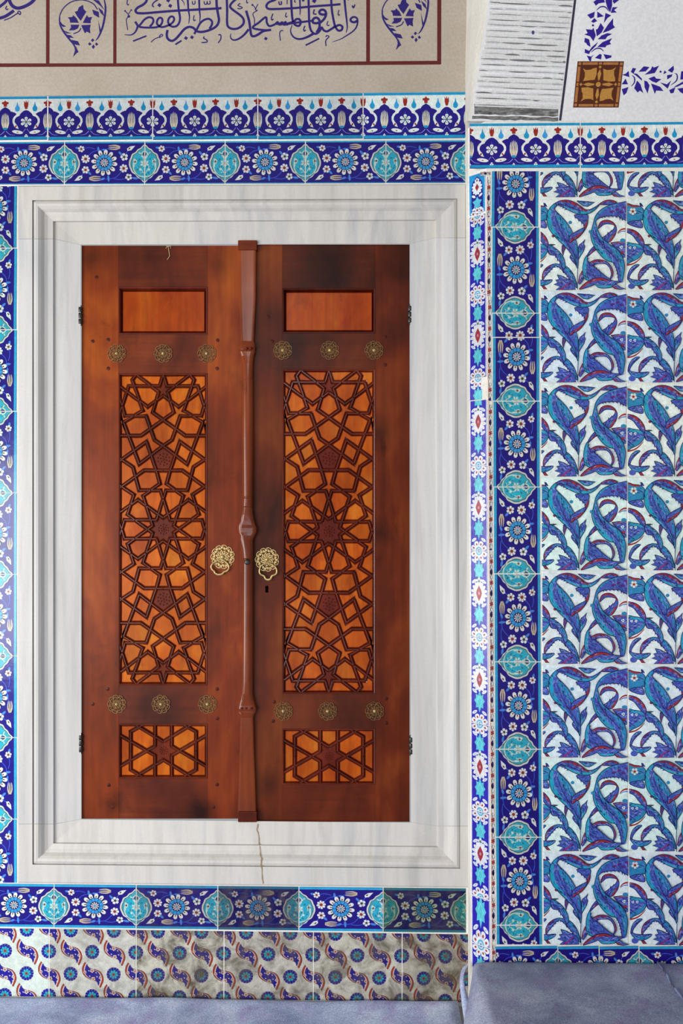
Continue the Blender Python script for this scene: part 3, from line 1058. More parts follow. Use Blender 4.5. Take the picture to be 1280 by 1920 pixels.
def ymid(x):
    return 265.5 - 3.4 * x / 870.0


def ylow(x):
    return 346.6 - 3.2 * x / 870.0


def fbot(x):
    return 1656.0 + 8.6 * (x - 33) / 840.0


def bmid(x):
    return 1738.5 + 11.5 * x / 870.0


# crest course
for k, (a, bb) in enumerate(((-305, -108), (-108, 89), (89.5, 286), (286, 483), (483, 680.5), (680.5, 873))):
    mir = k % 2 == 1
    win = (0, 0, 1145, 537)
    if k == 5:
        win = (25, 0, 1145, 537)
    me = tile_mesh('crest_tile', CREST, UNIT, UNIT, win=win, mirror=mir)
    place('crest_tile', me, P(a, ytop(a)), P(bb, ytop(bb)), P(a, ymid(a) - 1.5), wall, (0.72, 0.78, 0.82) if k < 5 else (0.86, 0.98, 1.05))
# rosette course under it
e = [-330, -180, -29.5, 120.5, 271, 421.5, 572, 723, 873]
for k in range(8):
    a, bb = e[k], e[k + 1]
    me = tile_mesh('rosette_border_tile', ROSE, UNIT, UNIT, win=(0, 10, 868, 476))
    place('rosette_border_tile', me, P(a, ymid(a)), P(bb, ymid(bb)), P(a, ylow(a)), wall, (0.74, 0.78, 0.84))
# upright border on the left
ys = [348, 465, 618, 771, 924, 1077, 1230, 1383, 1536, 1656]
for k in range(9):
    win = (203, 0, 868, 495) if k == 0 else (0, 0, 681, 495) if k == 8 else (0, 0, 868, 495)
    me = tile_mesh('rosette_border_tile', ROSE, UNIT, UNIT, win=win, rot=True)
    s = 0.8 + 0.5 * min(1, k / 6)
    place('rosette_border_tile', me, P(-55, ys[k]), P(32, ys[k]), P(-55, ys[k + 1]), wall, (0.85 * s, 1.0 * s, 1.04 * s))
# bottom rosette course
e = [-348, -198, -48, 101, 255, 408, 560, 718, 874]
tn = [(1.0, 1.1, 1.15, 1), (1.0, 1.1, 1.15, 1), (1.0, 1.1, 1.15, 1), (1.0, 1.05, 1.1, 1), (0.72, 0.72, 0.78, 0.75), (0.42, 0.40, 0.44, 0.45), (0.95, 1.0, 1.1, 1), (0.34, 0.42, 0.34, 0.6)]
for k in range(8):
    a, bb = e[k], e[k + 1]
    me = tile_mesh('rosette_border_tile', ROSE, UNIT, UNIT, win=(0, 0, 868, 495))
    place('rosette_border_tile', me, P(a, fbot(a) + 0.5), P(bb, fbot(bb) + 0.5), P(a, bmid(a)), wall, tn[k][:3], tn[k][3])
# spotted tiles down to the floor
e = [-236, -72, 92, 255, 419.5, 587, 753.5, 878]
tn = [(1.0, 1.12, 1.14, 0.9), (1.0, 1.12, 1.14, 0.9), (0.92, 0.92, 0.88, 0.55), (0.80, 0.76, 0.70, 0.05), (0.76, 0.72, 0.68, 0.2), (0.74, 0.70, 0.66, 0.15), (0.60, 0.55, 0.50, 0.05)]
for k in range(7):
    a, bb = e[k], e[k + 1]
    win = (0, 0, 724, 740) if k == 6 else (0, 0, 954, 740)
    me = tile_mesh('spotted_tile', SPOT, UNIT, UNIT, win=win)
    place('spotted_tile', me, P(a, bmid(a) + 1), P(bb, bmid(bb) + 1), P(a, bmid(a) + 130), wall, tn[k][:3], tn[k][3])

# ------------------------------------------------------------------ painting on the plaster
INK = S(44, 32, 104)
PLN = S(92, 34, 34)


class WallPaint:
    """brush painting laid on a wall surface, drawn in the wall's own plane"""
    def __init__(self, to_pt, lift):
        self.to, self.lift = to_pt, lift
        self.cv = Canvas(1, 1, None)

    def build(self, name, parent, mat):
        V, F, K = [], [], []
        for i, (ps, col) in enumerate(self.cv.items):
            for p in ps:
                if len(p) < 3:
                    continue
                k = len(V)
                V += [self.to(*q) + self.lift * (1 + i * 0.003) for q in p]
                K += [col] * len(p)
                F.append(list(range(k, k + len(p))))
        me = bpy.data.meshes.new(name)
        me.from_pydata([tuple(v) for v in V], [], F)
        me.materials.append(mat)
        at = me.attributes.new('paint', 'FLOAT_COLOR', 'POINT')
        at.data.foreach_set('color', [c for k in K for c in (k[0], k[1], k[2], 1.0)])
        bm = bmesh.new()
        bm.from_mesh(me)
        fl = [f for f in bm.faces if f.normal.dot(self.lift) < 0]
        bmesh.ops.reverse_faces(bm, faces=fl)
        bm.to_mesh(me)
        bm.free()
        return link(name, me, parent)


def on_wall(x, y):
    return P(x, y, -0.001)


UPL = Vector((0, -0.0003, 0))
wp = WallPaint(on_wall, UPL)
c = wp.cv
c.poly([(-50, 119), (300, 118.6), (826, 114), (826, 121), (400, 124.2), (-50, 126)], PLN)
for xa, xb in ((86.5, 93), (212.5, 218.5), (686.5, 693.5), (819.5, 827)):
    c.poly([(xa, -35), (xb, -35), (xb - 0.3, 120), (xa - 0.3, 120)], PLN)
wp.build('painted_panel_lines', wall, M['matte'])

wp = WallPaint(on_wall, UPL)
c = wp.cv


def pen(x0, pts, wd, taper=0, sc=8.0, closed=False):
    c.stroke([(x0 + a / sc, b / sc) for a, b in pts], wd / sc, INK, taper, True, 5, closed)


def dia(x0, x, y, r, sc=8.0):
    c.poly([(x0 + (x - r) / sc, (y + r * 0.2) / sc), (x0 + (x - r * 0.2) / sc, (y - r) / sc), (x0 + (x + r) / sc, (y - r * 0.2) / sc), (x0 + (x + r * 0.2) / sc, (y + r) / sc)], INK)


A0, B0, D0 = 225, 375, 525
pen(A0, [(410, -60), (400, 0), (385, 35), (340, 75), (280, 105), (240, 140), (234, 172), (262, 196), (320, 200), (400, 198), (600, 180), (860, 160), (1100, 148), (1200, 142), (1430, 130), (1520, 122)], 36)
pen(A0, [(860, -80), (866, 0), (880, 150), (898, 260), (890, 330), (855, 385), (800, 402), (750, 385), (722, 340), (724, 295), (755, 252), (798, 255), (810, 300), (780, 345), (730, 378), (650, 405), (600, 400), (555, 360), (557, 310), (590, 268), (628, 280), (632, 330), (600, 385), (540, 410), (440, 415), (350, 412), (286, 398), (320, 350), (360, 300), (420, 262), (478, 268), (500, 310), (482, 360), (445, 398)], 31)
pen(A0, [(226, 325), (262, 385), (254, 430), (220, 490), (160, 525), (60, 520)], 36, 1)
pen(A0, [(1010, -80), (1015, 0), (1025, 150), (1040, 250), (1028, 362)], 34, 1)
pen(A0, [(1180, -80), (1185, 0), (1190, 150), (1200, 250), (1192, 337)], 34, 1)
for x, y, r in ((590, 78, 32), (722, 8, 32), (752, 88, 32), (988, 572, 30), (1078, 560, 30)):
    dia(A0, x, y, r)
for pts, wd, tp in (([(575, -8), (510, 35), (485, 78), (505, 106)], 20, 0), ([(112, -5), (104, 60), (122, 76), (128, 60)], 15, 0), ([(920, -5), (955, 38), (963, 86)], 15, 1),
                    ([(75, 165), (118, 212), (130, 245), (95, 290), (100, 360), (115, 452)], 13, 0), ([(168, 152), (140, 190), (122, 215)], 11, 0), ([(195, 618), (395, 540)], 24, 0),
                    ([(465, 632), (520, 585), (580, 560), (640, 535), (620, 515), (592, 540), (600, 572)], 14, 0), ([(828, 668), (922, 610)], 26, 0), ([(1110, 230), (1102, 298), (1120, 312), (1126, 292)], 15, 0),
                    ([(1083, 18), (1090, 62), (1120, 58), (1124, 12)], 15, 0)):
    pen(A0, pts, wd, tp)
for x, y, r in ((75, 165, 14), (168, 152, 13), (130, 247, 22)):
    c.ell(A0 + x / 8, y / 8, r / 8, r / 8, INK, 9)
pen(A0, [(712, 450), (700, 520), (715, 580), (770, 614), (830, 588), (900, 512), (960, 442), (1030, 405), (1100, 420), (1140, 462), (1200, 480), (1290, 468), (1400, 425), (1460, 372), (1482, 300), (1466, 200), (1450, 100), (1445, 0), (1442, -80)], 36)
pen(A0, [(1112, 512), (1160, 424), (1200, 350), (1260, 300), (1330, 284), (1375, 318), (1376, 370), (1340, 432)], 32)
pen(B0, [(396, -80), (400, 0), (405, 150), (405, 350), (432, 412), (500, 436), (580, 420), (640, 370), (656, 320), (640, 270), (590, 220), (520, 170), (460, 120), (452, 80), (490, 30), (560, -30)], 34)
pen(B0, [(690, 160), (708, 222), (734, 312), (750, 420), (766, 522), (802, 546), (870, 518), (950, 468), (1065, 448)], 36)
pen(B0, [(1065, 450), (950, 452), (788, 418), (880, 340), (985, 258), (1000, 340), (1040, 392), (1120, 366), (1162, 332), (1182, 368), (1250, 358), (1280, 330), (1300, 370), (1360, 352), (1705, 310)], 32)
pen(B0, [(728, 440), (660, 522), (580, 582), (502, 602), (458, 566), (460, 500)], 36, 1)
pen(B0, [(1180, -50), (1120, 0), (1040, 30), (1000, 70), (998, 112), (1040, 136), (1150, 136), (1280, 130), (1440, 120), (1700, 96), (1950, 78), (2105, 64)], 34)
for pts, wd in (([(602, 50), (568, 82), (630, 112), (606, 132), (560, 128)], 16), ([(700, -5), (696, 34), (710, 48), (716, 28)], 13), ([(868, 62), (848, 100), (830, 150), (858, 158), (792, 205), (815, 290), (815, 374)], 13), ([(786, 76), (820, 110), (830, 150)], 12),
                ([(1092, 206), (1068, 272), (1080, 302), (1098, 284)], 18), ([(1205, 612), (1192, 500), (1218, 458), (1244, 465)], 15), ([(270, 645), (308, 590), (312, 535), (295, 520), (272, 530)], 17), ([(20, 640), (100, 632), (98, 600), (52, 575), (62, 552)], 18),
                ([(60, 20), (68, 62), (100, 60), (106, 22), (114, 60), (148, 56), (146, 10)], 16), ([(1180, 22), (1188, 66), (1218, 62), (1216, 18)], 20)):
    pen(B0, pts, wd)
c.ell(B0 + 785 / 8, 75 / 8, 2, 2, INK, 8)
dia(B0, 985, 580, 28)
pen(D0, [(160, -80), (165, 0), (172, 150), (185, 290), (215, 365), (278, 390), (308, 340), (290, 292), (242, 288), (205, 325), (130, 348), (60, 372), (32, 336), (0, 352), (-60, 360)], 33)
pen(D0, [(293, -80), (295, 0), (300, 150), (297, 232)], 30, 1)
pen(D0, [(420, -80), (425, 0), (430, 150), (436, 330), (456, 442), (500, 500), (545, 505), (592, 465), (622, 412), (650, 452), (700, 472), (760, 440), (812, 405)], 33)
pen(D0, [(510, 498), (420, 550), (330, 582), (250, 582), (186, 540), (156, 460), (182, 368)], 38, 1)
pen(D0, [(575, 340), (540, 350), (495, 340), (488, 305), (510, 275), (550, 268), (585, 300), (590, 350), (585, 420), (545, 488)], 36)
pen(D0, [(690, 215), (640, 220), (595, 205), (590, 170), (620, 148), (660, 152), (686, 190), (682, 240), (655, 290), (600, 342)], 36)
pen(D0, [(758, -80), (765, 0), (775, 150), (800, 300), (826, 398), (870, 458), (920, 450), (932, 402), (890, 376), (842, 392), (800, 408)], 33)
pen(D0, [(955, -80), (965, 0), (985, 200), (1000, 330), (1005, 420), (988, 494)], 36, 1)
pen(D0, [(1160, 310), (1110, 335), (1062, 318), (1058, 285), (1090, 258), (1135, 262), (1160, 300), (1150, 390), (1100, 462), (1000, 532), (900, 590), (780, 630)], 37, 1)
for pts, wd in (([(382, 680), (585, 578)], 24), ([(688, 692), (684, 610), (732, 552), (702, 536), (680, 552)], 17), ([(372, 388), (352, 440), (364, 468), (382, 448)], 18), ([(718, 318), (702, 364), (718, 386), (738, 376)], 15),
                ([(882, 150), (868, 210), (880, 232), (892, 214)], 15), ([(92, 190), (80, 238), (92, 258), (108, 244)], 15), ([(514, 140), (500, 205), (545, 212)], 20), ([(1080, 82), (1098, 118), (1122, 68)], 20), ([(226, -10), (214, 26), (236, 34)], 14), ([(105, -10), (104, 64)], 14)):
    pen(D0, pts, wd)
dia(D0, 510, 15, 36)
dia(D0, 345, 6, 24)
dia(D0, 1020, -6, 16)
# end of the line in the panel further left
pen(0, [(-20, 86), (60, 22), (80, -20)], 30, 0, 5.818)
pen(0, [(95, -40), (108, 20), (140, 68), (195, 90), (270, 70), (340, 30), (395, -30)], 36, 0, 5.818)
pen(0, [(-30, 205), (60, 178), (152, 116)], 34, 0, 5.818)
pen(0, [(45, 222), (120, 192), (190, 148), (218, 160), (224, 134), (202, 124), (190, 148)], 12, 0, 5.818)
pen(0, [(75, 66), (62, 92), (76, 106), (88, 96)], 12, 0, 5.818)
wp.build('painted_inscription', wall, M['matte'])

ORN = [[(880, 228), (845, 185), (815, 130), (845, 120), (860, 80), (905, 52), (912, 100), (942, 128), (915, 170)],
       [(860, 250), (765, 248), (760, 215), (738, 190), (790, 185), (798, 165), (835, 200)],
       [(902, 250), (990, 255), (988, 225), (1005, 185), (965, 190), (948, 165), (925, 205)],
       [(865, 270), (770, 270), (775, 300), (750, 333), (810, 330), (850, 310)],
       [(885, 275), (990, 270), (980, 310), (985, 365), (945, 345), (925, 365), (905, 320)],
       [(652, 225), (680, 265), (722, 288), (690, 296), (662, 275)], [(690, 330), (740, 352), (785, 364), (730, 366)],
       [(720, 378), (770, 385), (806, 415), (758, 412)], [(780, 435), (850, 450), (872, 496), (830, 490), (800, 480)],
       [(825, 500), (856, 570), (836, 580), (796, 622), (815, 560)], [(1005, 105), (1075, 130), (1082, 195), (1022, 160)],
       [(1070, 80), (1120, 120), (1136, 180), (1095, 140)], [(1008, -5), (1090, 60), (1140, 112), (1078, 6)], [(1070, 220), (1100, 330), (1085, 352), (1078, 290)],
       [(1010, 420), (1030, 438), (1008, 460), (992, 440)], [(978, 460), (998, 482), (978, 498), (960, 480)], [(1018, 485), (1036, 510), (1016, 536), (1000, 512)], [(1052, 462), (1072, 486), (1050, 500), (1036, 480)]]
for dx, dy in ((0, 0), (604.8, -12.8)):
    wp = WallPaint(on_wall, UPL)
    c = wp.cv
    def px(p):
        return (p[0] / 5.818 + dx, p[1] / 5.818 + dy)
    for pl in ORN:
        c.poly([px(p) for p in pl], INK)
    c.stroke([px(p) for p in ((1062, 104), (1022, 46), (950, 10), (870, 0), (772, 24), (692, 90), (650, 180), (656, 270), (700, 352), (762, 432), (812, 505))], 2.0, INK)
    c.stroke([px(p) for p in ((655, 190), (652, 260), (690, 340), (750, 420), (812, 500), (822, 570))], 3.6, INK, 2)
    c.stroke([px(p) for p in ((1118, -60), (1146, 40), (1148, 140), (1120, 290), (1076, 400), (1040, 446))], 3.8, INK, 2)
    c.stroke([px(p) for p in ((882, 308), (858, 345), (800, 368))], 2.0, INK)
    wp.build('painted_scroll', wall, M['matte'])

# ------------------------------------------------------------------ marble surround
prof = [(0, -0.034), (0, -0.022), (0.95, -0.017), (1.0, -0.010), (1.25, -0.008), (1.42, -0.004), (1.58, 0.004), (1.72, 0.009), (1.84, 0.010),
        (1.94, 0.007), (1.985, 0.004), (2.0, 0.011), (2.94, 0.010), (3.0, 0.007), (3.0, -0.004)]
ST = {'L': (0.44, 0.77), 'R': (0.47, 0.85), 'T': (0.40, 0.755), 'B': (0.38, 0.71)}
INN = {'TL': (151, 458.5), 'TR': (768.5, 456.5), 'BR': (770, 1542.5), 'BL': (152, 1536.5)}
OUT = {'TL': (33.5, 348.5), 'TR': (873, 345), 'BR': (879, 1664), 'BL': (33.5, 1655.5)}


def tt(side, tau):
    a, bq = ST[side]
    return tau * a if tau <= 1 else a + (tau - 1) * (bq - a) if tau <= 2 else bq + (tau - 2) * (1 - bq)


def corner(k, tau):
    sx, sy = k[1], k[0]
    i, o = INN[k], OUT[k]
    return (i[0] + (o[0] - i[0]) * tt(sx, tau), i[1] + (o[1] - i[1]) * tt(sy, tau))


trim = empty('trim_1', P(460, 1600, 0), kind='structure')
tinv = Matrix.Translation(-P(460, 1600, 0))


def stone(name, rows, tint):
    b = MB()
    b.loft([[tinv @ p for p in r] for r in rows], False)
    o = b.build(name, M['marble'], trim, smooth=False, fix=False)
    o.color = (*tint, 1)
    # faces look out of the wall
    bm = bmesh.new()
    bm.from_mesh(o.data)
    fl = [f for f in bm.faces if f.normal.y > 0.02]
    bmesh.ops.reverse_faces(bm, faces=fl)
    bm.to_mesh(o.data)
    bm.free()
    return o


J1, J2 = 448.0, 1545.0
lint, sill, jl, jr = [], [], [], []
for tau, dp in prof:
    Y = -dp
    tl, tr_, br, bl = (corner(k, tau) for k in ('TL', 'TR', 'BR', 'BL'))
    ja, jb = max(J1, tl[1] + 0.6), max(J1 - 2, tr_[1] + 0.6)
    ka, kb = min(J2, bl[1] - 0.6), min(J2 + 4, br[1] - 0.6)
    lint.append([P(tl[0], ja - 0.25, Y), P(tl[0], tl[1], Y), P(tr_[0], tr_[1], Y), P(tr_[0], jb - 0.25, Y)])
    sill.append([P(bl[0], ka + 0.25, Y), P(bl[0], bl[1], Y), P(br[0], br[1], Y), P(br[0], kb + 0.25, Y)])
    nj = 14
    jl.append([P(tl[0] + (bl[0] - tl[0]) * s / nj, ja + 0.25 + (ka - ja - 0.5) * s / nj, Y) for s in range(nj + 1)])
    jr.append([P(tr_[0] + (br[0] - tr_[0]) * s / nj, jb + 0.25 + (kb - jb - 0.5) * s / nj, Y) for s in range(nj + 1)])
stone('lintel', lint, (0.93, 0.905, 0.88))
stone('sill', sill, (1.0, 0.98, 0.955))
stone('jamb', jl, (0.95, 0.95, 0.96))
stone('jamb', jr, (0.95, 0.95, 0.96))
# mortar filled crack running down the sill
b = MB()
ck = [(483, 1545, 0), (481.5, 1556, .4), (485, 1570, .8), (486, 1582, 1.0), (487.5, 1598, 1.3), (490, 1610, 1.6), (489.5, 1622, 2.0), (491, 1634, 2.3), (492, 1648, 2.7), (493, 1657, 2.95)]
def sdepth(y):
    t = (y - 1539.5) / 120.0
    tau = t / 0.38 if t < 0.38 else 1 + (t - 0.38) / 0.33 if t < 0.71 else 2 + (t - 0.71) / 0.29
    for (a, da), (bq, db) in zip(prof[1:], prof[2:]):
        if a <= tau <= bq:
            return da + (db - da) * ((tau - a) / max(bq - a, 1e-6))
    return 0.010
ck = [(x + (y2 / 40.0 - 0.3) * 0, y, 0) for x, y, y2 in ck]
L, Rr = [], []
rn = random.Random(5)
for i in range(len(ck) * 3 - 2):
    a, bq = ck[i // 3], ck[min(i // 3 + 1, len(ck) - 1)]
    f = (i % 3) / 3
    x, y = a[0] + (bq[0] - a[0]) * f + rn.uniform(-0.6, 0.6), a[1] + (bq[1] - a[1]) * f
    hw = rn.uniform(0.5, 1.3)
    yy = -sdepth(y) - 0.0012
    L.append(tinv @ P(x - hw, y, yy))
    Rr.append(tinv @ P(x + hw, y, yy))
b.loft([L, Rr], False)
_t = NT('mortar_in_crack')
_t.col(S(150, 124, 86))
b.build('crack', _t.m, trim, fix=False)


# ================================================================== shutters
YD = 0.030                         # face of the shutters
A = [  # girih lines of the tall panel, upper left of the drawing (mirrored four ways)
    [(282, 90), (578, 325), (497, 595), (930, 905), (1212, 905)],
    [(60, 250), (432, 522), (636, 372)],
    [(636, 90), (590, 245), (182, 245), (94, 510), (60, 620)],
    [(60, 400), (94, 510), (132, 642), (410, 642), (520, 960), (636, 1040), (952, 1282), (1160, 725)],
    [(282, 90), (228, 165), (368, 572), (112, 725), (320, 1282)],
    [(60, 1252), (88, 1222), (415, 985), (545, 1367), (592, 1543), (370, 1705), (497, 2100), (165, 2346)],
    [(60, 1197), (88, 1222), (237, 1322), (318, 1630), (600, 1630), (725, 2024), (1147, 2024), (1183, 2148), (1212, 2240)],
    [(60, 1605), (88, 1582), (385, 1365), (636, 1365)],
    [(60, 1556), (88, 1582), (250, 1690), (165, 1950), (497, 2196)],
    [(60, 1925), (303, 1755), (636, 1995)],
]
Bq = [
    [(380, 90), (208, 190), (208, 448)],
    [(265, 90), (640, 325)],
    [(530, 90), (530, 385), (60, 660)],
]


def mirror_segs(lines, cx, cy):
    out = []
    for ln in lines:
        for p, q in zip(ln, ln[1:]):
            for fx in (0, 1):
                for fy in (0, 1):
                    f = lambda u: (2 * cx - u[0] if fx else u[0], 2 * cy - u[1] if fy else u[1])
                    s = sorted((f(p), f(q)))
                    if math.dist(*s) > 4 and not any(math.dist(s[0], o[0]) < 14 and math.dist(s[1], o[1]) < 14 for o in out):
                        out.append(s)
    return out


def faces_of(segs, x0, y0, x1, y1):
    """planar faces cut out by the lines inside the panel"""
    S2 = [tuple(s) for s in segs] + [((x0, y0), (x1, y0)), ((x1, y0), (x1, y1)), ((x0, y1), (x1, y1)), ((x0, y0), (x0, y1))]
    S2 = [(tuple(min(max(p[i], (x0, y0)[i]), (x1, y1)[i]) for i in (0, 1)), tuple(min(max(q[i], (x0, y0)[i]), (x1, y1)[i]) for i in (0, 1))) for p, q in S2]
    nodes = []

    def node(p):
        for i, n in enumerate(nodes):
            if abs(n[0] - p[0]) < 17 and abs(n[1] - p[1]) < 17 and math.dist(n, p) < 17:
                return i
        nodes.append(p)
        return len(nodes) - 1
    edges = set()
    cuts = [[(0.0, s[0]), (1.0, s[1])] for s in S2]
    for i in range(len(S2)):
        (ax, ay), (bx, by) = S2[i]
        for j in range(i + 1, len(S2)):
            (cx, cy), (dx, dy) = S2[j]
            den = (bx - ax) * (dy - cy) - (by - ay) * (dx - cx)
            if abs(den) < 1e-6:
                continue
            t = ((cx - ax) * (dy - cy) - (cy - ay) * (dx - cx)) / den
            u = ((cx - ax) * (by - ay) - (cy - ay) * (bx - ax)) / den
            e1, e2 = 12 / math.dist(*S2[i]), 12 / math.dist(*S2[j])
            if -e1 <= t <= 1 + e1 and -e2 <= u <= 1 + e2:
                p = (ax + (bx - ax) * t, ay + (by - ay) * t)
                cuts[i].append((min(max(t, 0), 1), p))
                cuts[j].append((min(max(u, 0), 1), p))
    for s in S2:                              # ends first so that they stay where they were drawn
        node(s[0]), node(s[1])
    for cl in cuts:
        ids = []
        for t, p in sorted(cl):
            k = node(p)
            if not ids or ids[-1] != k:
                ids.append(k)
        for a, bb in zip(ids, ids[1:]):
            if a != bb:
                edges.add((min(a, bb), max(a, bb)))
    nb = {}
    for a, bb in edges:
        nb.setdefault(a, []).append(bb)
        nb.setdefault(bb, []).append(a)
    ch = True
    while ch:                                 # loose ends bound nothing
        ch = False
        for k in list(nb):
            if len(nb[k]) == 1:
                nb[nb[k][0]].remove(k)
                del nb[k]
                ch = True
            elif len(nb[k]) == 0:
                del nb[k]
    for k in nb:
        nb[k].sort(key=lambda m: math.atan2(nodes[m][1] - nodes[k][1], nodes[m][0] - nodes[k][0]))
    seen, out = set(), []
    for a in nb:
        for bb in nb[a]:
            if (a, bb) in seen:
                continue
            f, u, v = [], a, bb
            while (u, v) not in seen:
                seen.add((u, v))
                f.append(u)
                l = nb[v]
                u, v = v, l[(l.index(u) - 1) % len(l)]
            p = [nodes[k] for k in f]
            if area2(p) > 200:
                out.append(p)
    return out


def inset(p, d):
    n = len(p)
    out = []
    for i in range(n):
        a, bq, e = p[i - 1], p[i], p[(i + 1) % n]
        d1 = (bq[0] - a[0], bq[1] - a[1])
        d2 = (e[0] - bq[0], e[1] - bq[1])
        l1, l2 = math.hypot(*d1) or 1, math.hypot(*d2) or 1
        n1, n2 = (-d1[1] / l1, d1[0] / l1), (-d2[1] / l2, d2[0] / l2)
        k = 1 + n1[0] * n2[0] + n1[1] * n2[1]
        if k < 0.25:
            k = 0.25
        out.append((bq[0] + (n1[0] + n2[0]) / k * d, bq[1] + (n1[1] + n2[1]) / k * d))
    # keep only clean insets
    for i in range(n):
        o, s = (p[(i + 1) % n][0] - p[i][0], p[(i + 1) % n][1] - p[i][1]), (out[(i + 1) % n][0] - out[i][0], out[(i + 1) % n][1] - out[i][1])
        if o[0] * s[0] + o[1] * s[1] <= 0:
            return None
    return out if area2(out) > 60 else None


def simplify(p):
    q = []
    n = len(p)
    for i in range(n):
        a, bq, e = p[i - 1], p[i], p[(i + 1) % n]
        cr = (bq[0] - a[0]) * (e[1] - bq[1]) - (bq[1] - a[1]) * (e[0] - bq[0])
        if abs(cr) > 0.06 * math.dist(a, bq) * math.dist(bq, e):
            q.append(bq)
    return q if len(q) > 2 else p


def lattice(root, inv, box, org, sc, lines, ctr, rect, tint, seed):
    """moulding strips and the inlay pieces between them; box = opening in pixels of the shutter face"""
    x0, y0, x1, y1 = box
    rx0, ry0, rx1, ry1 = rect
    def to(u, v, h):
        X_ = x0 + (u - rx0) / (rx1 - rx0) * (x1 - x0)
        Y_ = y0 + (v - ry0) / (ry1 - ry0) * (y1 - y0)
        p = P(X_, Y_, YD)
        return inv @ Vector((p.x, YD + 0.012 - h, p.z))
    b = MB()
    f = [to(rx0, ry0, 0), to(rx1, ry0, 0), to(rx1, ry1, 0), to(rx0, ry1, 0)]
    b.prism(f, [p + Vector((0, 0.006, 0)) for p in f])
    board = b.build('lattice_panel', M['groove'], root)
    board.color = (*tint, 1)
    segs = mirror_segs(lines, *ctr)
    rnd = random.Random(seed)
    for p, q in segs:
        L = math.dist(p, q)
        dx, dy = (q[0] - p[0]) / L, (q[1] - p[1]) / L
        nx, ny = -dy, dx
        e = 4
        rings = []
        for (ux, uy) in ((p[0] - dx * e, p[1] - dy * e), (q[0] + dx * e, q[1] + dy * e)):
            ux, uy = min(max(ux, rx0), rx1), min(max(uy, ry0), ry1)
            rings.append([to(ux + nx * s, uy + ny * s, h) for s, h in ((-15, 0.0004), (-14, 0.006), (-7, 0.0085), (-5, 0.0110), (5, 0.0110), (7, 0.0085), (14, 0.006), (15, 0.0004))])
        b = MB()
        b.loft(rings)
        o = b.build('lattice_strip', M['groove'], board)
        k = rnd.uniform(0.85, 1.12)
        o.color = (tint[0] * k, tint[1] * k, tint[2] * k, 1)
    for fc in faces_of(segs, *rect):
        fc = simplify(fc)
        ar = area2(fc)
        cx, cy = sum(p[0] for p in fc) / len(fc), sum(p[1] for p in fc) / len(fc)
        rfx = sum(1 for i in range(len(fc)) if (fc[i][0] - fc[i - 1][0]) * (fc[(i + 1) % len(fc)][1] - fc[i][1]) - (fc[i][1] - fc[i - 1][1]) * (fc[(i + 1) % len(fc)][0] - fc[i][0]) < 0)
        o1 = inset(fc, 16) or inset(fc, 12) or inset(fc, 7)
        if not o1:
            continue
        o2 = next((q for q in (inset(fc, d) for d in range(31, 12, -2)) if q), None) or o1
        carved = math.dist((cx, cy), ctr) < 60 or (lines is A and abs(cx - 636) < 40 and min(abs(cy - 1222), abs(cy - 3074)) < 60)
        tiny = ar < 6500 or (rfx >= 4 and ar < 40000)
        V = [to(*p, 0.0004) for p in o1] + [to(*p, 0.0055) for p in o1] + [to(*p, 0.0078) for p in o2]
        n = len(o1)
        F, mi = [], []
        for a, m in ((0, 1), (n, 1)):
            for i in range(n):
                F.append([a + i, a + (i + 1) % n, a + n + (i + 1) % n, a + n + i])
                mi.append(1)
        F.append([2 * n + i for i in range(n)])
        mi.append(0)
        b = MB()
        b.v, b.f, b.mi = V, F, mi
        top = M['carved'] if (carved or tiny) else M['inlay']
        if carved:                                # low carved relief: ring of knobs and a rosette
            rr = 0.55 * min(math.dist((cx, cy), p) for p in o2)
            for ring, cnt, rad in ((rr * 1.05, 10, rr * 0.2), (rr * 0.55, 6, rr * 0.2), (0, 1, rr * 0.28)):
                for i in range(cnt):
                    a = 2 * math.pi * i / max(cnt, 1) + 0.3
                    kx, ky = cx + ring * math.cos(a), cy + ring * math.sin(a)
                    lo = [to(kx + rad * math.cos(t), ky + rad * math.sin(t), 0.0076) for t in (2 * math.pi * s / 7 for s in range(7))]
                    hi = [to(kx + rad * 0.45 * math.cos(t), ky + rad * 0.45 * math.sin(t), 0.0098) for t in (2 * math.pi * s / 7 for s in range(7))]
                    b.loft([lo, hi], True, 0, True)
        o = b.build('carved_piece' if carved else 'inlay_piece', [top, M['groove']], board)
        k = rnd.uniform(0.82, 1.12)
        o.color = (tint[0] * k, tint[1] * k, tint[2] * k, 1)
    return board


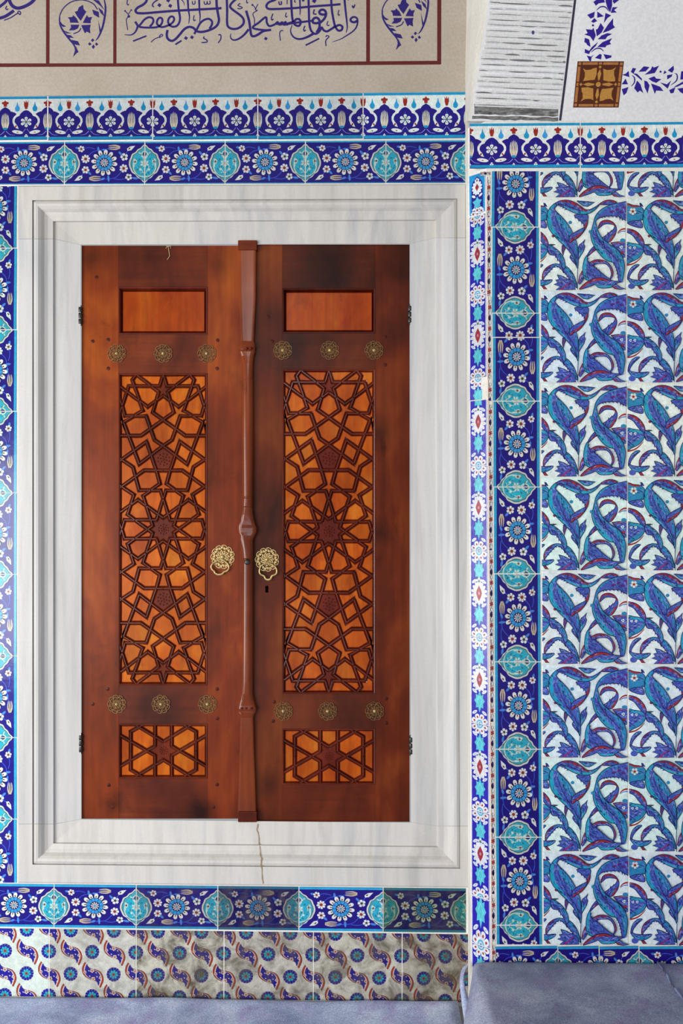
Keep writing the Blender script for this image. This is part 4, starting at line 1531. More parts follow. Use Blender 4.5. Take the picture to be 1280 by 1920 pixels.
def rosette(name, x, y, rpx, root, inv, n, tint=(1, 1, 1)):
    """pierced brass rosette nailed to the wood, with its boss"""
    r = rpx / 683.0
    c0 = P(x, y, YD)
    b = MB()

    def pt(rad, a, h):
        return inv @ Vector((c0.x + rad * math.cos(a), YD - h, c0.z + rad * math.sin(a)))

    def wire(pl, wd, h=0.0022):
        L, Rr = offset_pts(pl, lambda t: wd / 2)
        mk = lambda q, hh: inv @ Vector((c0.x + q[0], YD - hh, c0.z + q[1]))
        for i in range(len(pl) - 1):
            fr = [mk(L[i], h), mk(Rr[i], h), mk(Rr[i + 1], h), mk(L[i + 1], h)]
            bk = [mk(L[i], 0.0001), mk(Rr[i], 0.0001), mk(Rr[i + 1], 0.0001), mk(L[i + 1], 0.0001)]
            b.prism(fr, bk, 0, False)
            b.f.append([len(b.v) - 8 + k for k in range(4)])
            b.mi.append(0)
    po = lambda q, a: (q * r * math.cos(a), q * r * math.sin(a))
    for i in range(n):
        a = 2 * math.pi * i / n
        s = 2 * math.pi / n
        wire([po(0.90, a), po(0.98, a + s * 0.25), po(1.0, a + s * 0.5), po(0.98, a + s * 0.75), po(0.90, a + s)], r * 0.055)
        wire([po(0.2, a), po(0.45, a + s * 0.18), po(0.62, a), po(0.92, a)], r * (0.10 if name == 'pull_plate' else 0.07))
        wire([po(0.60, a), po(0.72, a + s * 0.30), po(0.84, a + s * 0.42), po(0.74, a + s * 0.55), po(0.64, a + s * 0.42)], r * (0.085 if name == 'pull_plate' else 0.055))
        wire([po(0.62, a), po(0.78, a - s * 0.22), po(0.9, a - s * 0.3)], r * 0.075)
        wire([po(0.30, a + s * 0.5), po(0.42, a + s * 0.75), po(0.52, a + s * 0.5), po(0.42, a + s * 0.25), po(0.30, a + s * 0.5)], r * 0.07)
    o = b.build(name, M['brass'] if name == 'pull_plate' else M['dull_brass'], root, fix=False)
    o.color = (*tint, 1)
    b = MB()
    rings = []
    for q, h in ((0.20, 0.0002), (0.20, 0.0024), (0.15, 0.0044), (0.08, 0.0060), (0.03, 0.0066)):
        rings.append([pt(q * r, 2 * math.pi * s / 10, h) for s in range(10)])
    b.loft(rings)
    b.build('boss', M['brass'], o, True)
    return o


def box_px(root, inv, name, x0, y0, x1, y1, Y0, Y1, mat, tint=(1, 1, 1), bev=0.0004):
    b = MB()
    f = [P(x0, y1, Y0), P(x1, y1, Y0), P(x1, y0, Y0), P(x0, y0, Y0)]
    b.prism([inv @ p for p in f], [inv @ (p + Vector((0, Y1 - Y0, 0))) for p in f])
    o = b.build(name, mat, root)
    o.color = (*tint, 1)
    if bev:
        bevel(o, bev)
    return o


def molding(root, inv, x0, y0, x1, y1, tint):
    """thin ridge that runs round an opening"""
    b = MB()
    sect = [(0.0, 0.013), (0.0, -0.0006), (1.2, -0.0022), (2.6, -0.0008), (3.6, 0.003), (4.6, 0.010), (5.0, 0.013)]
    rings = []
    for cx, cy, sx, sy in ((x0, y0, 1, 1), (x1, y0, -1, 1), (x1, y1, -1, -1), (x0, y1, 1, -1)):
        rg = []
        for t, h in sect:
            p = P(cx + sx * t, cy + sy * t, YD)
            rg.append(inv @ Vector((p.x, YD + h, p.z)))
        rings.append(rg)
    rings.append(rings[0])
    b.loft(rings, False)
    o = b.build('panel_moulding', M['groove'], root)
    o.color = (*tint, 1)
    return o


def shutter(side, label, base, X0, Xi, Xj, X1, ytop_, r, studs_y, studs_x, tints):
    """X0..X1 outer edges, Xi..Xj the panels between the stiles; r = panel edges downwards"""
    o0 = P((X0 + X1) / 2, r[7], YD)
    root = empty('wooden_shutter', o0, label=label, category='shutter', group='pair of window shutters')
    inv = Matrix.Translation(-o0)
    ts, tr2, tp, tl = tints
    yb = r[7]
    box_px(root, inv, 'stile', X0, ytop_, Xi, yb, YD, YD + 0.032, M['wood_v'], ts[0])
    box_px(root, inv, 'stile', Xj, ytop_, X1, yb, YD, YD + 0.032, M['wood_v'], ts[1])
    for a, bq, kk in ((ytop_, r[1], 0), (r[2], r[3], 1), (r[4], r[5], 2), (r[6], r[7], 3)):
        box_px(root, inv, 'rail', Xi, a, Xj, bq, YD + 0.0003, YD + 0.032, M['wood_h'], tr2[kk])
    molding(root, inv, Xi, r[1], Xj, r[2], tr2[0])
    molding(root, inv, Xi, r[3], Xj, r[4], tl)
    molding(root, inv, Xi, r[5], Xj, r[6], tl)
    # plain raised field at the top
    b = MB()
    g = 4
    a = [(Xi + g, r[1] + g), (Xj - g, r[1] + g), (Xj - g, r[2] - g), (Xi + g, r[2] - g)]
    i = [(Xi + g + 3.5, r[1] + g + 4), (Xj - g - 3, r[1] + g + 4), (Xj - g - 3, r[2] - g - 3), (Xi + g + 3.5, r[2] - g - 3)]
    z_ = lambda q, h: inv @ Vector((P(*q, YD).x, YD + h, P(*q, YD).z))
    b.add([z_(q, 0.016) for q in a] + [z_(q, 0.012) for q in a] + [z_(q, 0.0062) for q in i],
          [[k, (k + 1) % 4, 4 + (k + 1) % 4, 4 + k] for k in range(4)] + [[4 + k, 4 + (k + 1) % 4, 8 + (k + 1) % 4, 8 + k] for k in range(4)])
    b.mi = [1] * 8
    b.f.append([8, 9, 10, 11])
    b.mi.append(0)
    o = b.build('plain_panel', [M['inlay'], M['groove']], root)
    o.color = (*tp, 1)
    lattice(root, inv, (Xi + 1.5, r[3] + 1.5, Xj - 1.5, r[4] - 1.5), None, None, A, (636, 2148), (60, 90, 1212, 4206), tl, 3 + X0)
    lattice(root, inv, (Xi + 1.5, r[5] + 1.5, Xj - 1.5, r[6] - 1.5), None, None, Bq, (640, 448), (60, 90, 1215, 806), tl, 4 + X0)
    for yy, xs in zip(studs_y, studs_x):
        for x in xs:
            rosette('rosette_stud', x, yy, 17.5, root, inv, 9)
    return root, inv


# left leaf, with the cover strip down its meeting edge
L1 = 'left wooden shutter, warmer orange panels, carrying the carved cover strip down the middle'
R1 = 'right wooden shutter, darker and redder, with a keyhole under its brass pull'
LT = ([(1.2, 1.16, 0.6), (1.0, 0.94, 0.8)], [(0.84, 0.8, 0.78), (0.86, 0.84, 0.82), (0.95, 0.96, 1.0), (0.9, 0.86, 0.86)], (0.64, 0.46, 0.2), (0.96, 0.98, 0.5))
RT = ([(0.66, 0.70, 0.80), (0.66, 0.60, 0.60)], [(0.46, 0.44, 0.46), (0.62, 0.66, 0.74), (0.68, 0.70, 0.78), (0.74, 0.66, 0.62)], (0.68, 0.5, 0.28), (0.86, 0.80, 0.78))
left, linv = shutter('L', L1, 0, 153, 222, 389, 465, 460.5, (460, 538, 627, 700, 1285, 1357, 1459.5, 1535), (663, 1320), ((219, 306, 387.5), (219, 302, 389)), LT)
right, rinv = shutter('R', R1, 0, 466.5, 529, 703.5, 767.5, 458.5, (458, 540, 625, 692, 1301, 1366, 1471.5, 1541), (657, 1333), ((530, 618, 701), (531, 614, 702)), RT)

# carved cover strip (astragal)
SEC = [  # y, left, right, height, roundness
    (468, 447, 480.5, .012, 8), (560, 448.5, 480, .012, 8), (612, 450, 477.5, .012, 7), (640, 451, 476.5, .012, 6), (644, 450.5, 478.5, .014, 5), (651, 448, 480, .017, 4),
    (655, 449, 479, .013, 4), (660, 448.5, 479, .016, 4), (668, 450.5, 477, .016, 3), (682, 452.5, 475.5, .018, 2.6), (700, 452.5, 475, .019, 2.4), (712, 453, 475, .0195, 2.3), (713, 452.5, 475.3, .0185, 2.3),
    (820, 452.5, 475.5, .020, 2.3), (931, 453.5, 475, .020, 2.3), (933, 454, 474.5, .018, 2.3), (935, 453.5, 475, .020, 2.3), (949, 452.5, 475, .020, 2.4), (951, 453, 474.5, .018, 2.4), (965, 451.5, 475.5, .019, 3), (976, 450, 477.5, .018, 4),
    (984, 446.5, 480, .017, 5), (990, 445.5, 482.5, .017, 5), (998, 446.5, 482, .016, 5), (1004, 449.5, 479, .018, 4), (1012, 449, 475.5, .019, 3), (1030, 452, 475.5, .020, 2.6), (1046, 453.5, 475.3, .020, 2.4), (1049, 454, 475, .017, 2.4), (1052, 453.5, 475.3, .020, 2.4),
    (1180, 452.5, 475.5, .020, 2.3), (1280, 451.5, 475.5, .020, 2.3), (1300, 450.5, 475, .019, 2.6), (1312, 449, 477, .017, 3.5), (1322, 447, 479.5, .016, 5), (1328, 446, 482, .017, 5), (1334, 446.5, 480.5, .013, 5), (1338, 448.5, 478, .016, 5), (1345, 450.5, 475.5, .013, 7),
    (1400, 449.5, 476.5, .012, 8), (1460, 447.5, 478.5, .012, 8), (1522, 445.5, 480.5, .012, 8)]
b = MB()
rings = []
for y, xa, xb, h, e in SEC:
    rg = []
    for s in range(15):
        a = math.pi * s / 14
        u = -math.copysign(abs(math.cos(a)) ** (2 / e), math.cos(a))
        v = abs(math.sin(a)) ** (2 / e)
        p = P((xa + xb) / 2 + u * (xb - xa) / 2, y, YD - 0.008)
        rg.append(linv @ Vector((p.x, YD - 0.0004 - h * v, p.z)))
    rings.append(rg)
b.loft(rings)
strip = b.build('cover_strip', M['wood_strip'], left)
strip.color = (1.05, 1.0, 0.95, 1)
m = strip.modifiers.new('bevel', 'BEVEL')
m.width, m.segments, m.limit_method, m.angle_limit = 0.0006, 1, 'ANGLE', R(50)
for ya, yb_ in ((450, 468.5), (1522, 1542)):
    b = MB()
    f = [P(445.8, yb_, YD - 0.016), P(481.5, yb_, YD - 0.016), P(481.5, ya, YD - 0.016), P(445.8, ya, YD - 0.016)]
    b.prism([linv @ p for p in f], [linv @ (p + Vector((0, 0.016, 0))) for p in f])
    o = b.build('end_cap', M['wood_h'], strip)
    o.color = (0.6, 0.5, 0.5, 1)
    bevel(o, 0.002)
# notches of the carved knots
for y, xs in ((653, (462, 470)), (1328, (453, 461, 471))):
    for x in xs:
        b = MB()
        c0 = P(x, y, YD - 0.017)
        rings = [[linv @ Vector((c0.x + r_ * math.cos(t), YD - hh, c0.z + r_ * 0.8 * math.sin(t))) for t in (2 * math.pi * s / 9 for s in range(9))] for r_, hh in ((.0045, .013), (.004, .0185), (.0018, .0200))]
        b.loft(rings)
        b.build('carved_knob', M['carved'], strip, True)
# iron nail head
b = MB()
c0 = P(463, 1054, YD - 0.02)
b.loft([[linv @ Vector((c0.x + r_ * math.cos(t), YD - hh, c0.z + r_ * math.sin(t))) for t in (2 * math.pi * s / 10 for s in range(10))] for r_, hh in ((.008, .017), (.008, .0212), (.005, .0226), (.001, .023))])
b.build('nail', M['iron'], strip, True)


def pull(root, inv, x, y, flip):
    o = rosette('pull_plate', x, y - 4, 22.5, root, inv, 11)
    pts = [(-18, 40), (-98, 65), (-153, 110), (-168, 150), (-150, 190), (-122, 212), (-108, 242), (-58, 264), (0, 252), (22, 228), (77, 202), (98, 162), (88, 120), (52, 75), (2, 45)]
    if flip:
        pts = [(-20, 55), (-80, 90), (-105, 140), (-110, 190), (-85, 225), (-40, 245), (-20, 285), (15, 300), (60, 285), (75, 245), (125, 225), (150, 190), (140, 130), (95, 85), (30, 55)]
    k = 1 / 8.0
    line = []
    sp = catmull(pts, True, 3)
    for u, v in sp:
        p = P(x + u * k, y - 4 + v * k, YD)
        line.append(inv @ Vector((p.x, YD - 0.0065, p.z)))
    b = MB()
    b.tube(line, [0.0019 + 0.0012 * (1 - abs(2 * i / len(line) - 1)) for i in range(len(line))], 8, True)
    r_ = b.build('ring', M['brass'], o, True)
    return o


pull(left, linv, 417.5, 1048, False)
pull(right, rinv, 500.5, 1053, True)
# keyhole
b = MB()
kh = [(497, 1111), (497.3, 1104), (496.6, 1101), (498, 1098.6), (500.3, 1098), (502.6, 1099), (503.4, 1101.5), (502.6, 1104), (503, 1111)]
f = [rinv @ P(x, y, YD - 0.0004) for x, y in kh]
b.prism(f, [p + Vector((0, 0.0008, 0)) for p in f])
b.build('keyhole', M['black'], right)
# wooden pegs of the joints
for root, inv, pts in ((left, linv, ((203, 637), (203, 691), (408, 638), (407, 691), (174, 1320), (202, 1292), (407, 1292), (407.5, 1347), (204, 1472), (400, 1513), (407, 1471), (211, 1514), (181, 520), (174, 640))),
                       (right, rinv, ((503, 594), (514, 1316), (722, 632), (722, 684), (510, 640), (512, 1352), (724, 1310), (724, 1356)))):
    for x, y in pts:
        c0 = P(x, y, YD)
        b = MB()
        b.loft([[inv @ Vector((c0.x + r_ * math.cos(t), YD - hh, c0.z + r_ * math.sin(t))) for t in (2 * math.pi * s / 10 for s in range(10))] for r_, hh in ((.0054, -.002), (.0054, .0001), (.0048, .0003))])
        o = b.build('peg', M['carved'], root, True)
        o.color = (0.42, 0.5, 0.6, 1)
# hinges
for root, inv, x, y in ((left, linv, 150.5, 592), (left, linv, 151.5, 1394), (right, rinv, 768, 590), (right, rinv, 770, 1398)):
    b = MB()
    sg = -1 if x < 400 else 1
    for k in range(3):
        ya, yb_ = y - 16 + k * 11, y - 16 + k * 11 + 9.8
        rings = []
        for yy, r_ in ((ya, .0050), (ya + 1, .0060), (yb_ - 1, .0060), (yb_, .0050)):
            c0 = P(x, yy, YD - 0.004)
            rings.append([inv @ Vector((c0.x + r_ * math.cos(t), YD - 0.004 + r_ * math.sin(t), c0.z)) for t in (2 * math.pi * s / 12 for s in range(12))])
        b.loft(rings)
    for yy, d in ((y - 18, 0), (y + 17.5, 0)):
        c0 = P(x, yy, YD - 0.004)
        b.loft([[inv @ Vector((c0.x + r_ * math.cos(t), YD - 0.004 + r_ * math.sin(t), c0.z + dz)) for t in (2 * math.pi * s / 10 for s in range(10))] for r_, dz in ((.002, -.003), (.0042, 0), (.002, .003))])
    h = b.build('hinge', M['iron'], root, True)
# wisp of straw caught over the top edge
b = MB()
pl = [P(x, y, YD - 0.0022) for x, y in ((312, 461), (315, 462.5), (316.5, 470), (318, 480), (313.5, 487))]
b.tube(pl, 0.0007, 6)
b.tube([P(x, y, YD - 0.0022) for x, y in ((311, 466), (313, 461.8), (320, 461.8), (319.5, 466))], 0.0007, 6)
_t = NT('dry_straw')
_t.col(S(206, 188, 136))
b.build('straw_wisp', _t.m, None, label='thin pale straw wisp hanging over the top edge of the left shutter', category='straw')


# ================================================================== pier on the right
YP = -PD
CH = 0.036                                   # chamfer depth


def xc(y):          # front arris of the chamfer
    return 911.5 + (y - 400) * 0.0066


def xl(y):          # back edge of the chamfer
    return 877.5 + (y - 400) * 0.0035


def bl_(y):         # left edge of the rosette border
    return 920.5 + (y - 330) * 0.0068


def br_(y):
    return 1009.5 + (y - 330) * 0.0050


PT, PB = 226, 2010                           # top and bottom of the tiled face, in the photograph's rows
g = 0.0008
b = MB()
rows = []
for y in (PT, PB):
    f0, f1 = P(xc(y), y, YP + g), P(1705, y, YP + g)
    k0 = P(xl(y), y, YP + CH + g)
    rows.append([Vector((k0.x, 0.0, k0.z)), k0, f0, f1, Vector((f1.x, 0.30, f1.z)), Vector((k0.x, 0.30, k0.z))])
zt, zb = P(1000, PT, YP).z, FLOOR - 0.12
for r_, z_ in zip(rows, (zt, zb)):
    for p in r_:
        p.z = z_
b.loft(rows)
pier = b.build('wall_right', M['grout'], None, kind='structure')


def pp(x, y):
    return P(x, y, YP)


def ctop(x):
    return 230.5 - 3.2 * (x - 880) / 400


def cbot(x):
    return 316.5 - 1.2 * (x - 880) / 400


for k, (a, bb) in enumerate(((879.5, 1087.5), (1087.5, 1288), (1288, 1489), (1489, 1690))):
    me = tile_mesh('crest_tile', CREST, 1 / 5.5 / 718, 1 / 5.818 / 718, win=(0, 0, 1145, 537), mirror=k % 2 == 1)
    place('crest_tile', me, pp(a, ctop(a)), pp(bb, ctop(bb)), pp(a, cbot(a)), pier, (1.0, 1.05, 1.1))
ys = [320, 425.5, 587, 632.5, 752, 913, 1076, 1241, 1405, 1570, 1735, 1772]
wn = [(303, 868), (0, 868), (0, 245), (245, 868), (0, 868), (0, 868), (0, 868), (0, 868), (0, 868), (0, 868), (0, 195)]
for k in range(len(wn)):
    a, bb = ys[k], ys[k + 1]
    me = tile_mesh('rosette_border_tile', ROSE, 1 / 5.5 / 718, 1 / 5.6 / 718, win=(wn[k][0], 0, wn[k][1], 495), rot=True)
    place('rosette_border_tile', me, pp(bl_(a), a), pp(br_(a), a), pp(bl_(bb), bb), pier, (0.82, 0.86, 0.9))
# thin dotted strip beside the chamfer
ys = [331, 408, 556, 711, 752, 874, 1032.5, 1193, 1354, 1517, 1677, 1766, 1812]
for k in range(len(ys) - 1):
    a, bb = ys[k], ys[k + 1]
    hgt = (bb - a) * 5
    me = tile_mesh('dotted_strip_tile', DASH, 0.0002, 0.00028, win=(0, 0, 60, min(1000, round(hgt))))
    place('dotted_strip_tile', me, pp(xc(a) + 0.8, a), pp(bl_(a) - 0.8, a), pp(xc(bb) + 0.8, bb), pier, (1.08, 1.08, 1.08), gap=0.0012)
me = DASH.mesh('dotted_strip_tile', G, 0.0002, 0.00028, win=(0, 100, 60, 300), rot=True)
place('dotted_strip_tile', me, pp(xc(322) + 0.5 - 12, 321.5), pp(bl_(322) - 0.8, 321.5), pp(xc(330) + 0.5 - 12, 330), pier)


# chamfer facet
def cf(u, y):       # u 0 at the back edge, 1 at the front arris
    p0, p1 = P(xl(y), y, YP + CH), P(xc(y), y, YP)
    p1 = Vector((p1.x, p1.y, p0.z))
    return p0 + (p1 - p0) * (0.02 + 0.96 * u)


me = ARCH.mesh('arched_end_tile', G, 0.0002, 0.0002)
place('arched_end_tile', me, cf(0, 331), cf(1, 331), cf(0, 408), pier, (0.95, 1, 1.05), 1.0, 0.02)
wn = [(0, 1000), (0, 1000), (0, 270), (240, 1000), (0, 1000), (0, 1000), (0, 1000), (0, 1000), (0, 1000), (640, 1000), (0, 260)]
for k in range(len(wn)):
    a, bb = ys[k + 1], ys[k + 2]
    me = tile_mesh('chamfer_tile', CHAM, 0.0002, 0.00021, win=(0, wn[k][0], 250, wn[k][1]))
    s = 0.80 if k < 2 else 0.90
    place('chamfer_tile', me, cf(0, a), cf(1, a), cf(0, bb), pier, (s, s, s * 1.05), yaw=R(6.0) if k == 2 else 0.0)

# big leaf tiles
yr = [320.5, 371, 545, 718, 894.5, 1070, 1245.5, 1421, 1596.5, 1772]
cols = [[(1.0, 1.0, .95), (.96, .96, .96)], [(1.06, 1.04, .98), (1.0, 1.0, .95)], [(.9, .95, 1.05), (.92, .95, 1.02)], [(1.02, 1.02, 1.0), (1.12, 1.08, 1.0)], [(.95, 1.08, 1.02), (1.0, 1.08, 1.02)],
        [(1.05, 1.04, 1.04), (1.02, 1.0, 1.04)], [(.95, 1.0, 1.08), (.95, .98, 1.06)], [(.92, 1.04, 1.02), (.92, 1.04, 1.02)], [(.96, 1.0, 1.05), (.96, .98, 1.05)]]
for r_ in range(9):
    a, bb = yr[r_], yr[r_ + 1]
    for k in range(4):
        x0 = (lambda y: 1011.5 + (y - 330) * 0.0046) if k == 0 else (lambda y: 1173.2 + 179.6 * (k - 1) + (y - 320) * 0.0042)
        x1 = (lambda y: 1172.2 + 179.6 * k + (y - 320) * 0.0042)
        win = (124 if k == 0 else 0, 830 if r_ == 0 else 0, 1206, 1172)
        me = tile_mesh('leaf_tile', SAZ, 1 / 6.737 / 718, 1 / 6.737 / 718, win=win)
        place('leaf_tile', me, pp(x0(a), a), pp(x1(a), a), pp(x0(bb), bb), pier, cols[r_][k % 2], gap=0.0022)
# bottom border, mostly hidden by the felt
for a, bb, w0, w1 in ((929, 1046.5, 180, 868), (1046.5, 1124, 0, 433), (1124, 1198.5, 433, 868), (1198.5, 1362, 0, 868), (1362, 1526, 0, 868), (1526, 1690, 0, 868)):
    me = tile_mesh('rosette_border_tile', ROSE, 1 / 5.5 / 718, 1 / 5.6 / 718, win=(w0, 0, w1, 495))
    place('rosette_border_tile', me, pp(a, 1774), pp(bb, 1772.5), pp(a, 1864), pier, (0.8, 0.84, 0.95))

# ------------------------------------------------------------------ vault springing above the pier
TB = P(1000, 227, YP)
pt0 = Vector((TB.x, YP - 0.001, TB.z))
til = R(24)
nv = Vector((0, -math.cos(til), -math.sin(til)))       # it leans out over the viewer


def vp(x, y):
    return Pn(x, y, pt0, nv)


edge = [(881, 227), (884.5, 205), (889, 170), (896, 125), (904, 75), (911, 30), (918, -40)]
b = MB()
rows = []
for x, y in edge:
    rows.append([vp(x, y), vp(1705, y)])
b.loft(rows, False)
fr = [r_[0] for r_ in rows]
bx = [874.5, 873, 872, 872, 873, 874, 875]
rings = []
for p, (x, y), xb in zip(fr, edge, bx):
    q = P(xb, y, 0.0)
    m1 = q.lerp(p, 0.35) + Vector((-0.004, 0, 0))
    m2 = q.lerp(p, 0.75) + Vector((-0.003, 0, 0))
    rings.append([q, m1, m2, p])
b.loft(rings, False, 1)
b.loft([[rows[0][0], Vector((rows[0][0].x, 0.0, rows[0][0].z))], [rows[0][1], Vector((rows[0][1].x, 0.0, rows[0][1].z))]], False)
top = rows[-1]
b.loft([[top[0], Vector((top[0].x, 0.3, top[0].z + 0.1))], [top[1], Vector((top[1].x, 0.3, top[1].z + 0.1))]], False)
vault = b.build('ceiling', [M['plaster_white'], M['plaster_rough']], None, kind='structure')

# painted masonry on the rib: brushed courses, dark foot, black edge line
wp = WallPaint(vp, nv * 0.0004)
c = wp.cv
rn = random.Random(11)


def rl(y):
    for (xa, ya), (xb, yb_) in zip(edge, edge[1:]):
        if yb_ <= y <= ya:
            return xa + (xb - xa) * (ya - y) / (ya - yb_)
    return 900


def rr_(y):
    return 1050 + (225 - y) * 28 / 225


y = 196.0
while y > -40:
    x = rl(y) + rn.uniform(2, 7)
    xe = rr_(y)
    sl = 0.035 + (200 - y) * 0.00006
    th = rn.uniform(2.2, 4.2)
    c.poly([(x, y - th * 1.6), (xe, y + (xe - x) * sl - th * 1.6), (xe, y + (xe - x) * sl + th), (x, y + th)], S(206, 205, 203))
    x00 = x
    while x < xe - 8:
        ln = rn.uniform(16, 70)
        x2 = min(x + ln, xe - 4)
        gcol = rn.choice((84, 100, 118, 136, 156, 172))
        gcol = min(gcol + int(30 * (x - x00) / 160), 200)
        t = th * rn.uniform(0.5, 1.1)
        yy = y + (x - x00) * sl + rn.uniform(-0.7, 0.7)
        c.stroke([(x, yy), ((x + x2) / 2, yy + rn.uniform(-0.8, 0.8) + (x2 - x) * sl / 2), (x2, yy + (x2 - x) * sl)], t, S(gcol, gcol, gcol + 2), 2, True, 3)
        x = x2 - rn.uniform(-3, 6)
    y -= rn.uniform(9.5, 12.5)
c.ell(999, 61, 3, 4, S(70, 66, 120), 7)
c.stroke([(1049.5, 226), (1056, 176), (1064, 112), (1071, 55), (1082, -36)], 4.2, S(52, 48, 66), 0)
wp.build('painted_courses', vault, M['matte'])
# charcoal wash at the foot of the rib
b = MB()
for (ya, yb_, inl) in ((194, 214, 3), (216.5, 223, 2)):
    n = 16
    up, dn = [], []
    for i in range(n + 1):
        f = i / n
        xa = rl(ya) + inl
        x = xa + (1046 - xa) * f
        up.append(vp(x, ya + 4 * f + rn.uniform(-1.2, 1.2)) + nv * 0.0003)
        dn.append(vp(x, yb_ + 4.5 * f + rn.uniform(-1.2, 1.2)) + nv * 0.0003)
    b.loft([up, dn], False)
b.build('charcoal_wash', M['smudge'], vault, fix=False)

# stencilled vines and gilt square on the white field
VINE = S(44, 28, 132)
wp = WallPaint(vp, nv * 0.0004)
c = wp.cv
K5 = 1 / 5.565


def vx(pts):
    return [(1050 + a * K5, b_ * K5) for a, b_ in pts]


for pl in ([(345, 20), (380, -5), (380, -60), (440, -50), (465, 25), (400, 35), (370, 60)], [(470, 10), (500, -60), (540, -50), (540, 60), (520, 130), (490, 80)], [(525, 135), (590, 130), (560, 105), (600, 75), (545, 75)],
           [(280, 155), (360, 122), (350, 180), (315, 195)], [(385, 120), (455, 170), (385, 185)], [(320, 225), (355, 188), (385, 220), (345, 238)], [(455, 240), (470, 135), (530, 160), (490, 190)],
           [(440, 345), (495, 260), (550, 190), (550, 260), (570, 285), (510, 320)], [(380, 380), (370, 310), (390, 300), (420, 240), (455, 290), (430, 340)],
           [(250, 360), (285, 345), (265, 305), (330, 310), (345, 290), (370, 370), (345, 430), (310, 380)], [(390, 410), (430, 370), (490, 345), (540, 355), (490, 380), (470, 410)],
           [(255, 395), (300, 410), (315, 490), (280, 470), (270, 450), (250, 440)], [(385, 490), (440, 440), (540, 398), (515, 440), (530, 460), (480, 475), (470, 495)],
           [(250, 550), (290, 545), (330, 490), (392, 438), (370, 480), (310, 540), (300, 565)], [(255, 510), (300, 530), (280, 560), (255, 550)],
           [(275, 580), (320, 590), (350, 570), (325, 600), (320, 638), (305, 638)], [(360, 605), (410, 562), (432, 570), (425, 620)], [(450, 565), (535, 580), (530, 600), (475, 618)],
           [(600, -60), (640, -20), (560, 40), (545, 10)],
           [(640, 780), (680, 770), (712, 740), (720, 805)], [(640, 880), (680, 820), (705, 880)], [(640, 930), (710, 908), (690, 970), (660, 995)],
           [(735, 750), (755, 708), (790, 715), (765, 765), (800, 770), (850, 820), (850, 842), (790, 790)], [(770, 920), (800, 840), (835, 880), (865, 972), (830, 945), (805, 965)],
           [(815, 750), (870, 692), (930, 700), (890, 745)], [(878, 780), (940, 730), (960, 690), (975, 705), (1030, 685), (985, 762)], [(875, 840), (905, 850), (930, 890), (910, 975), (878, 910)],
           [(918, 820), (980, 795), (1000, 820), (1055, 825), (1000, 865), (960, 850)], [(945, 870), (1040, 905), (1075, 950), (1000, 945), (985, 980)], [(1075, 775), (1085, 735), (1110, 755)],
           [(1120, 735), (1180, 685), (1185, 725), (1165, 760)], [(1115, 830), (1112, 785), (1170, 775), (1160, 800)], [(1040, 860), (1110, 880), (1155, 840), (1120, 925)],
           [(1180, 910), (1280, 850), (1290, 870), (1220, 905)], [(1135, 940), (1200, 910), (1180, 970), (1150, 975)], [(1220, 925), (1290, 915), (1290, 985), (1250, 960)], [(1250, 830), (1260, 745), (1300, 740), (1330, 800), (1300, 830)],
           [(1310, 780), (1400, 700), (1705, 740), (1360, 800)], [(1320, 880), (1705, 860), (1440, 940), (1380, 920)]):
    c.poly(vx(pl), VINE)
for pl in ([(375, 110), (420, 72), (470, 75), (508, 122)], [(320, 547), (370, 508), (420, 508), (452, 537)], [(738, 902), (772, 860), (772, 810), (745, 785)], [(1150, 890), (1212, 840), (1217, 780), (1190, 765)]):
    c.stroke(vx(pl), 2.4, VINE, 2)
for x, y in ((340, 265), (1045, 748)):
    c.ell(*vx([(x, y)])[0], 2.1, 2.1, VINE, 8)
wp.build('stencilled_vine', vault, M['matte'])

wp = WallPaint(vp, nv * 0.0006)
c = wp.cv
OC, OC2, BR = S(176, 126, 58), S(164, 106, 56), S(80, 36, 20)


def sq(s, t):
    a = (180 + (663 - 180) * s, 640)
    d = (133 + (607 - 133) * s, 1122)
    return vx([(a[0] + (d[0] - a[0]) * t, a[1] + (d[1] - a[1]) * t)])[0]


c.poly([sq(0, 0), sq(1, 0), sq(1, 1), sq(0, 1)], BR)
for m_ in range(4):
    def rt(s, t):
        for _ in range(m_):
            s, t = 1 - t, s
        return sq(s, t)
    c.poly([rt(.025, .02), rt(.085, .02), rt(.085, .08), rt(.025, .08)], OC2)
    c.poly([rt(.115, .02), rt(.44, .02), rt(.44, .075), rt(.115, .075)], OC2)
    c.poly([rt(.56, .02), rt(.885, .02), rt(.885, .075), rt(.56, .075)], OC2)
    c.poly([rt(.13, .15), rt(.2, .19), rt(.3, .18), rt(.36, .15), rt(.43, .14), rt(.44, .28), rt(.41, .40), rt(.30, .41), rt(.16, .43), rt(.19, .34), rt(.18, .24)], OC)
    c.poly([rt(.47, .02), rt(.53, .02), rt(.54, .07), rt(.46, .07)], OC2)
    c.poly([rt(.5, .09), rt(.535, .12), rt(.5, .16), rt(.465, .12)], OC)
    c.poly([rt(.5, .17), rt(.54, .27), rt(.515, .41), rt(.485, .41), rt(.46, .27)], OC)
cc = [sq(.5 + .055 * math.cos(a), .5 + .055 * math.sin(a)) for a in (2 * math.pi * k / 12 for k in range(12))]
c.poly(cc, OC)
wp.build('gilt_square', vault, M['matte'])

# ================================================================== floor, platform and felt
b = MB()
zF = FLOOR
X0_, X1_ = XW0, P(1705, 900).x
b.prism([(X0_, -2.0, zF), (X1_, -2.0, zF), (X1_, 0.0, zF), (X0_, 0.0, zF)], [(X0_, -2.0, zF - 0.1), (X1_, -2.0, zF - 0.1), (X1_, 0.0, zF - 0.1), (X0_, 0.0, zF - 0.1)])
_t = NT('stone_floor')
_t.col(S(150, 146, 140))
floor = b.build('floor', _t.m, None, kind='structure')

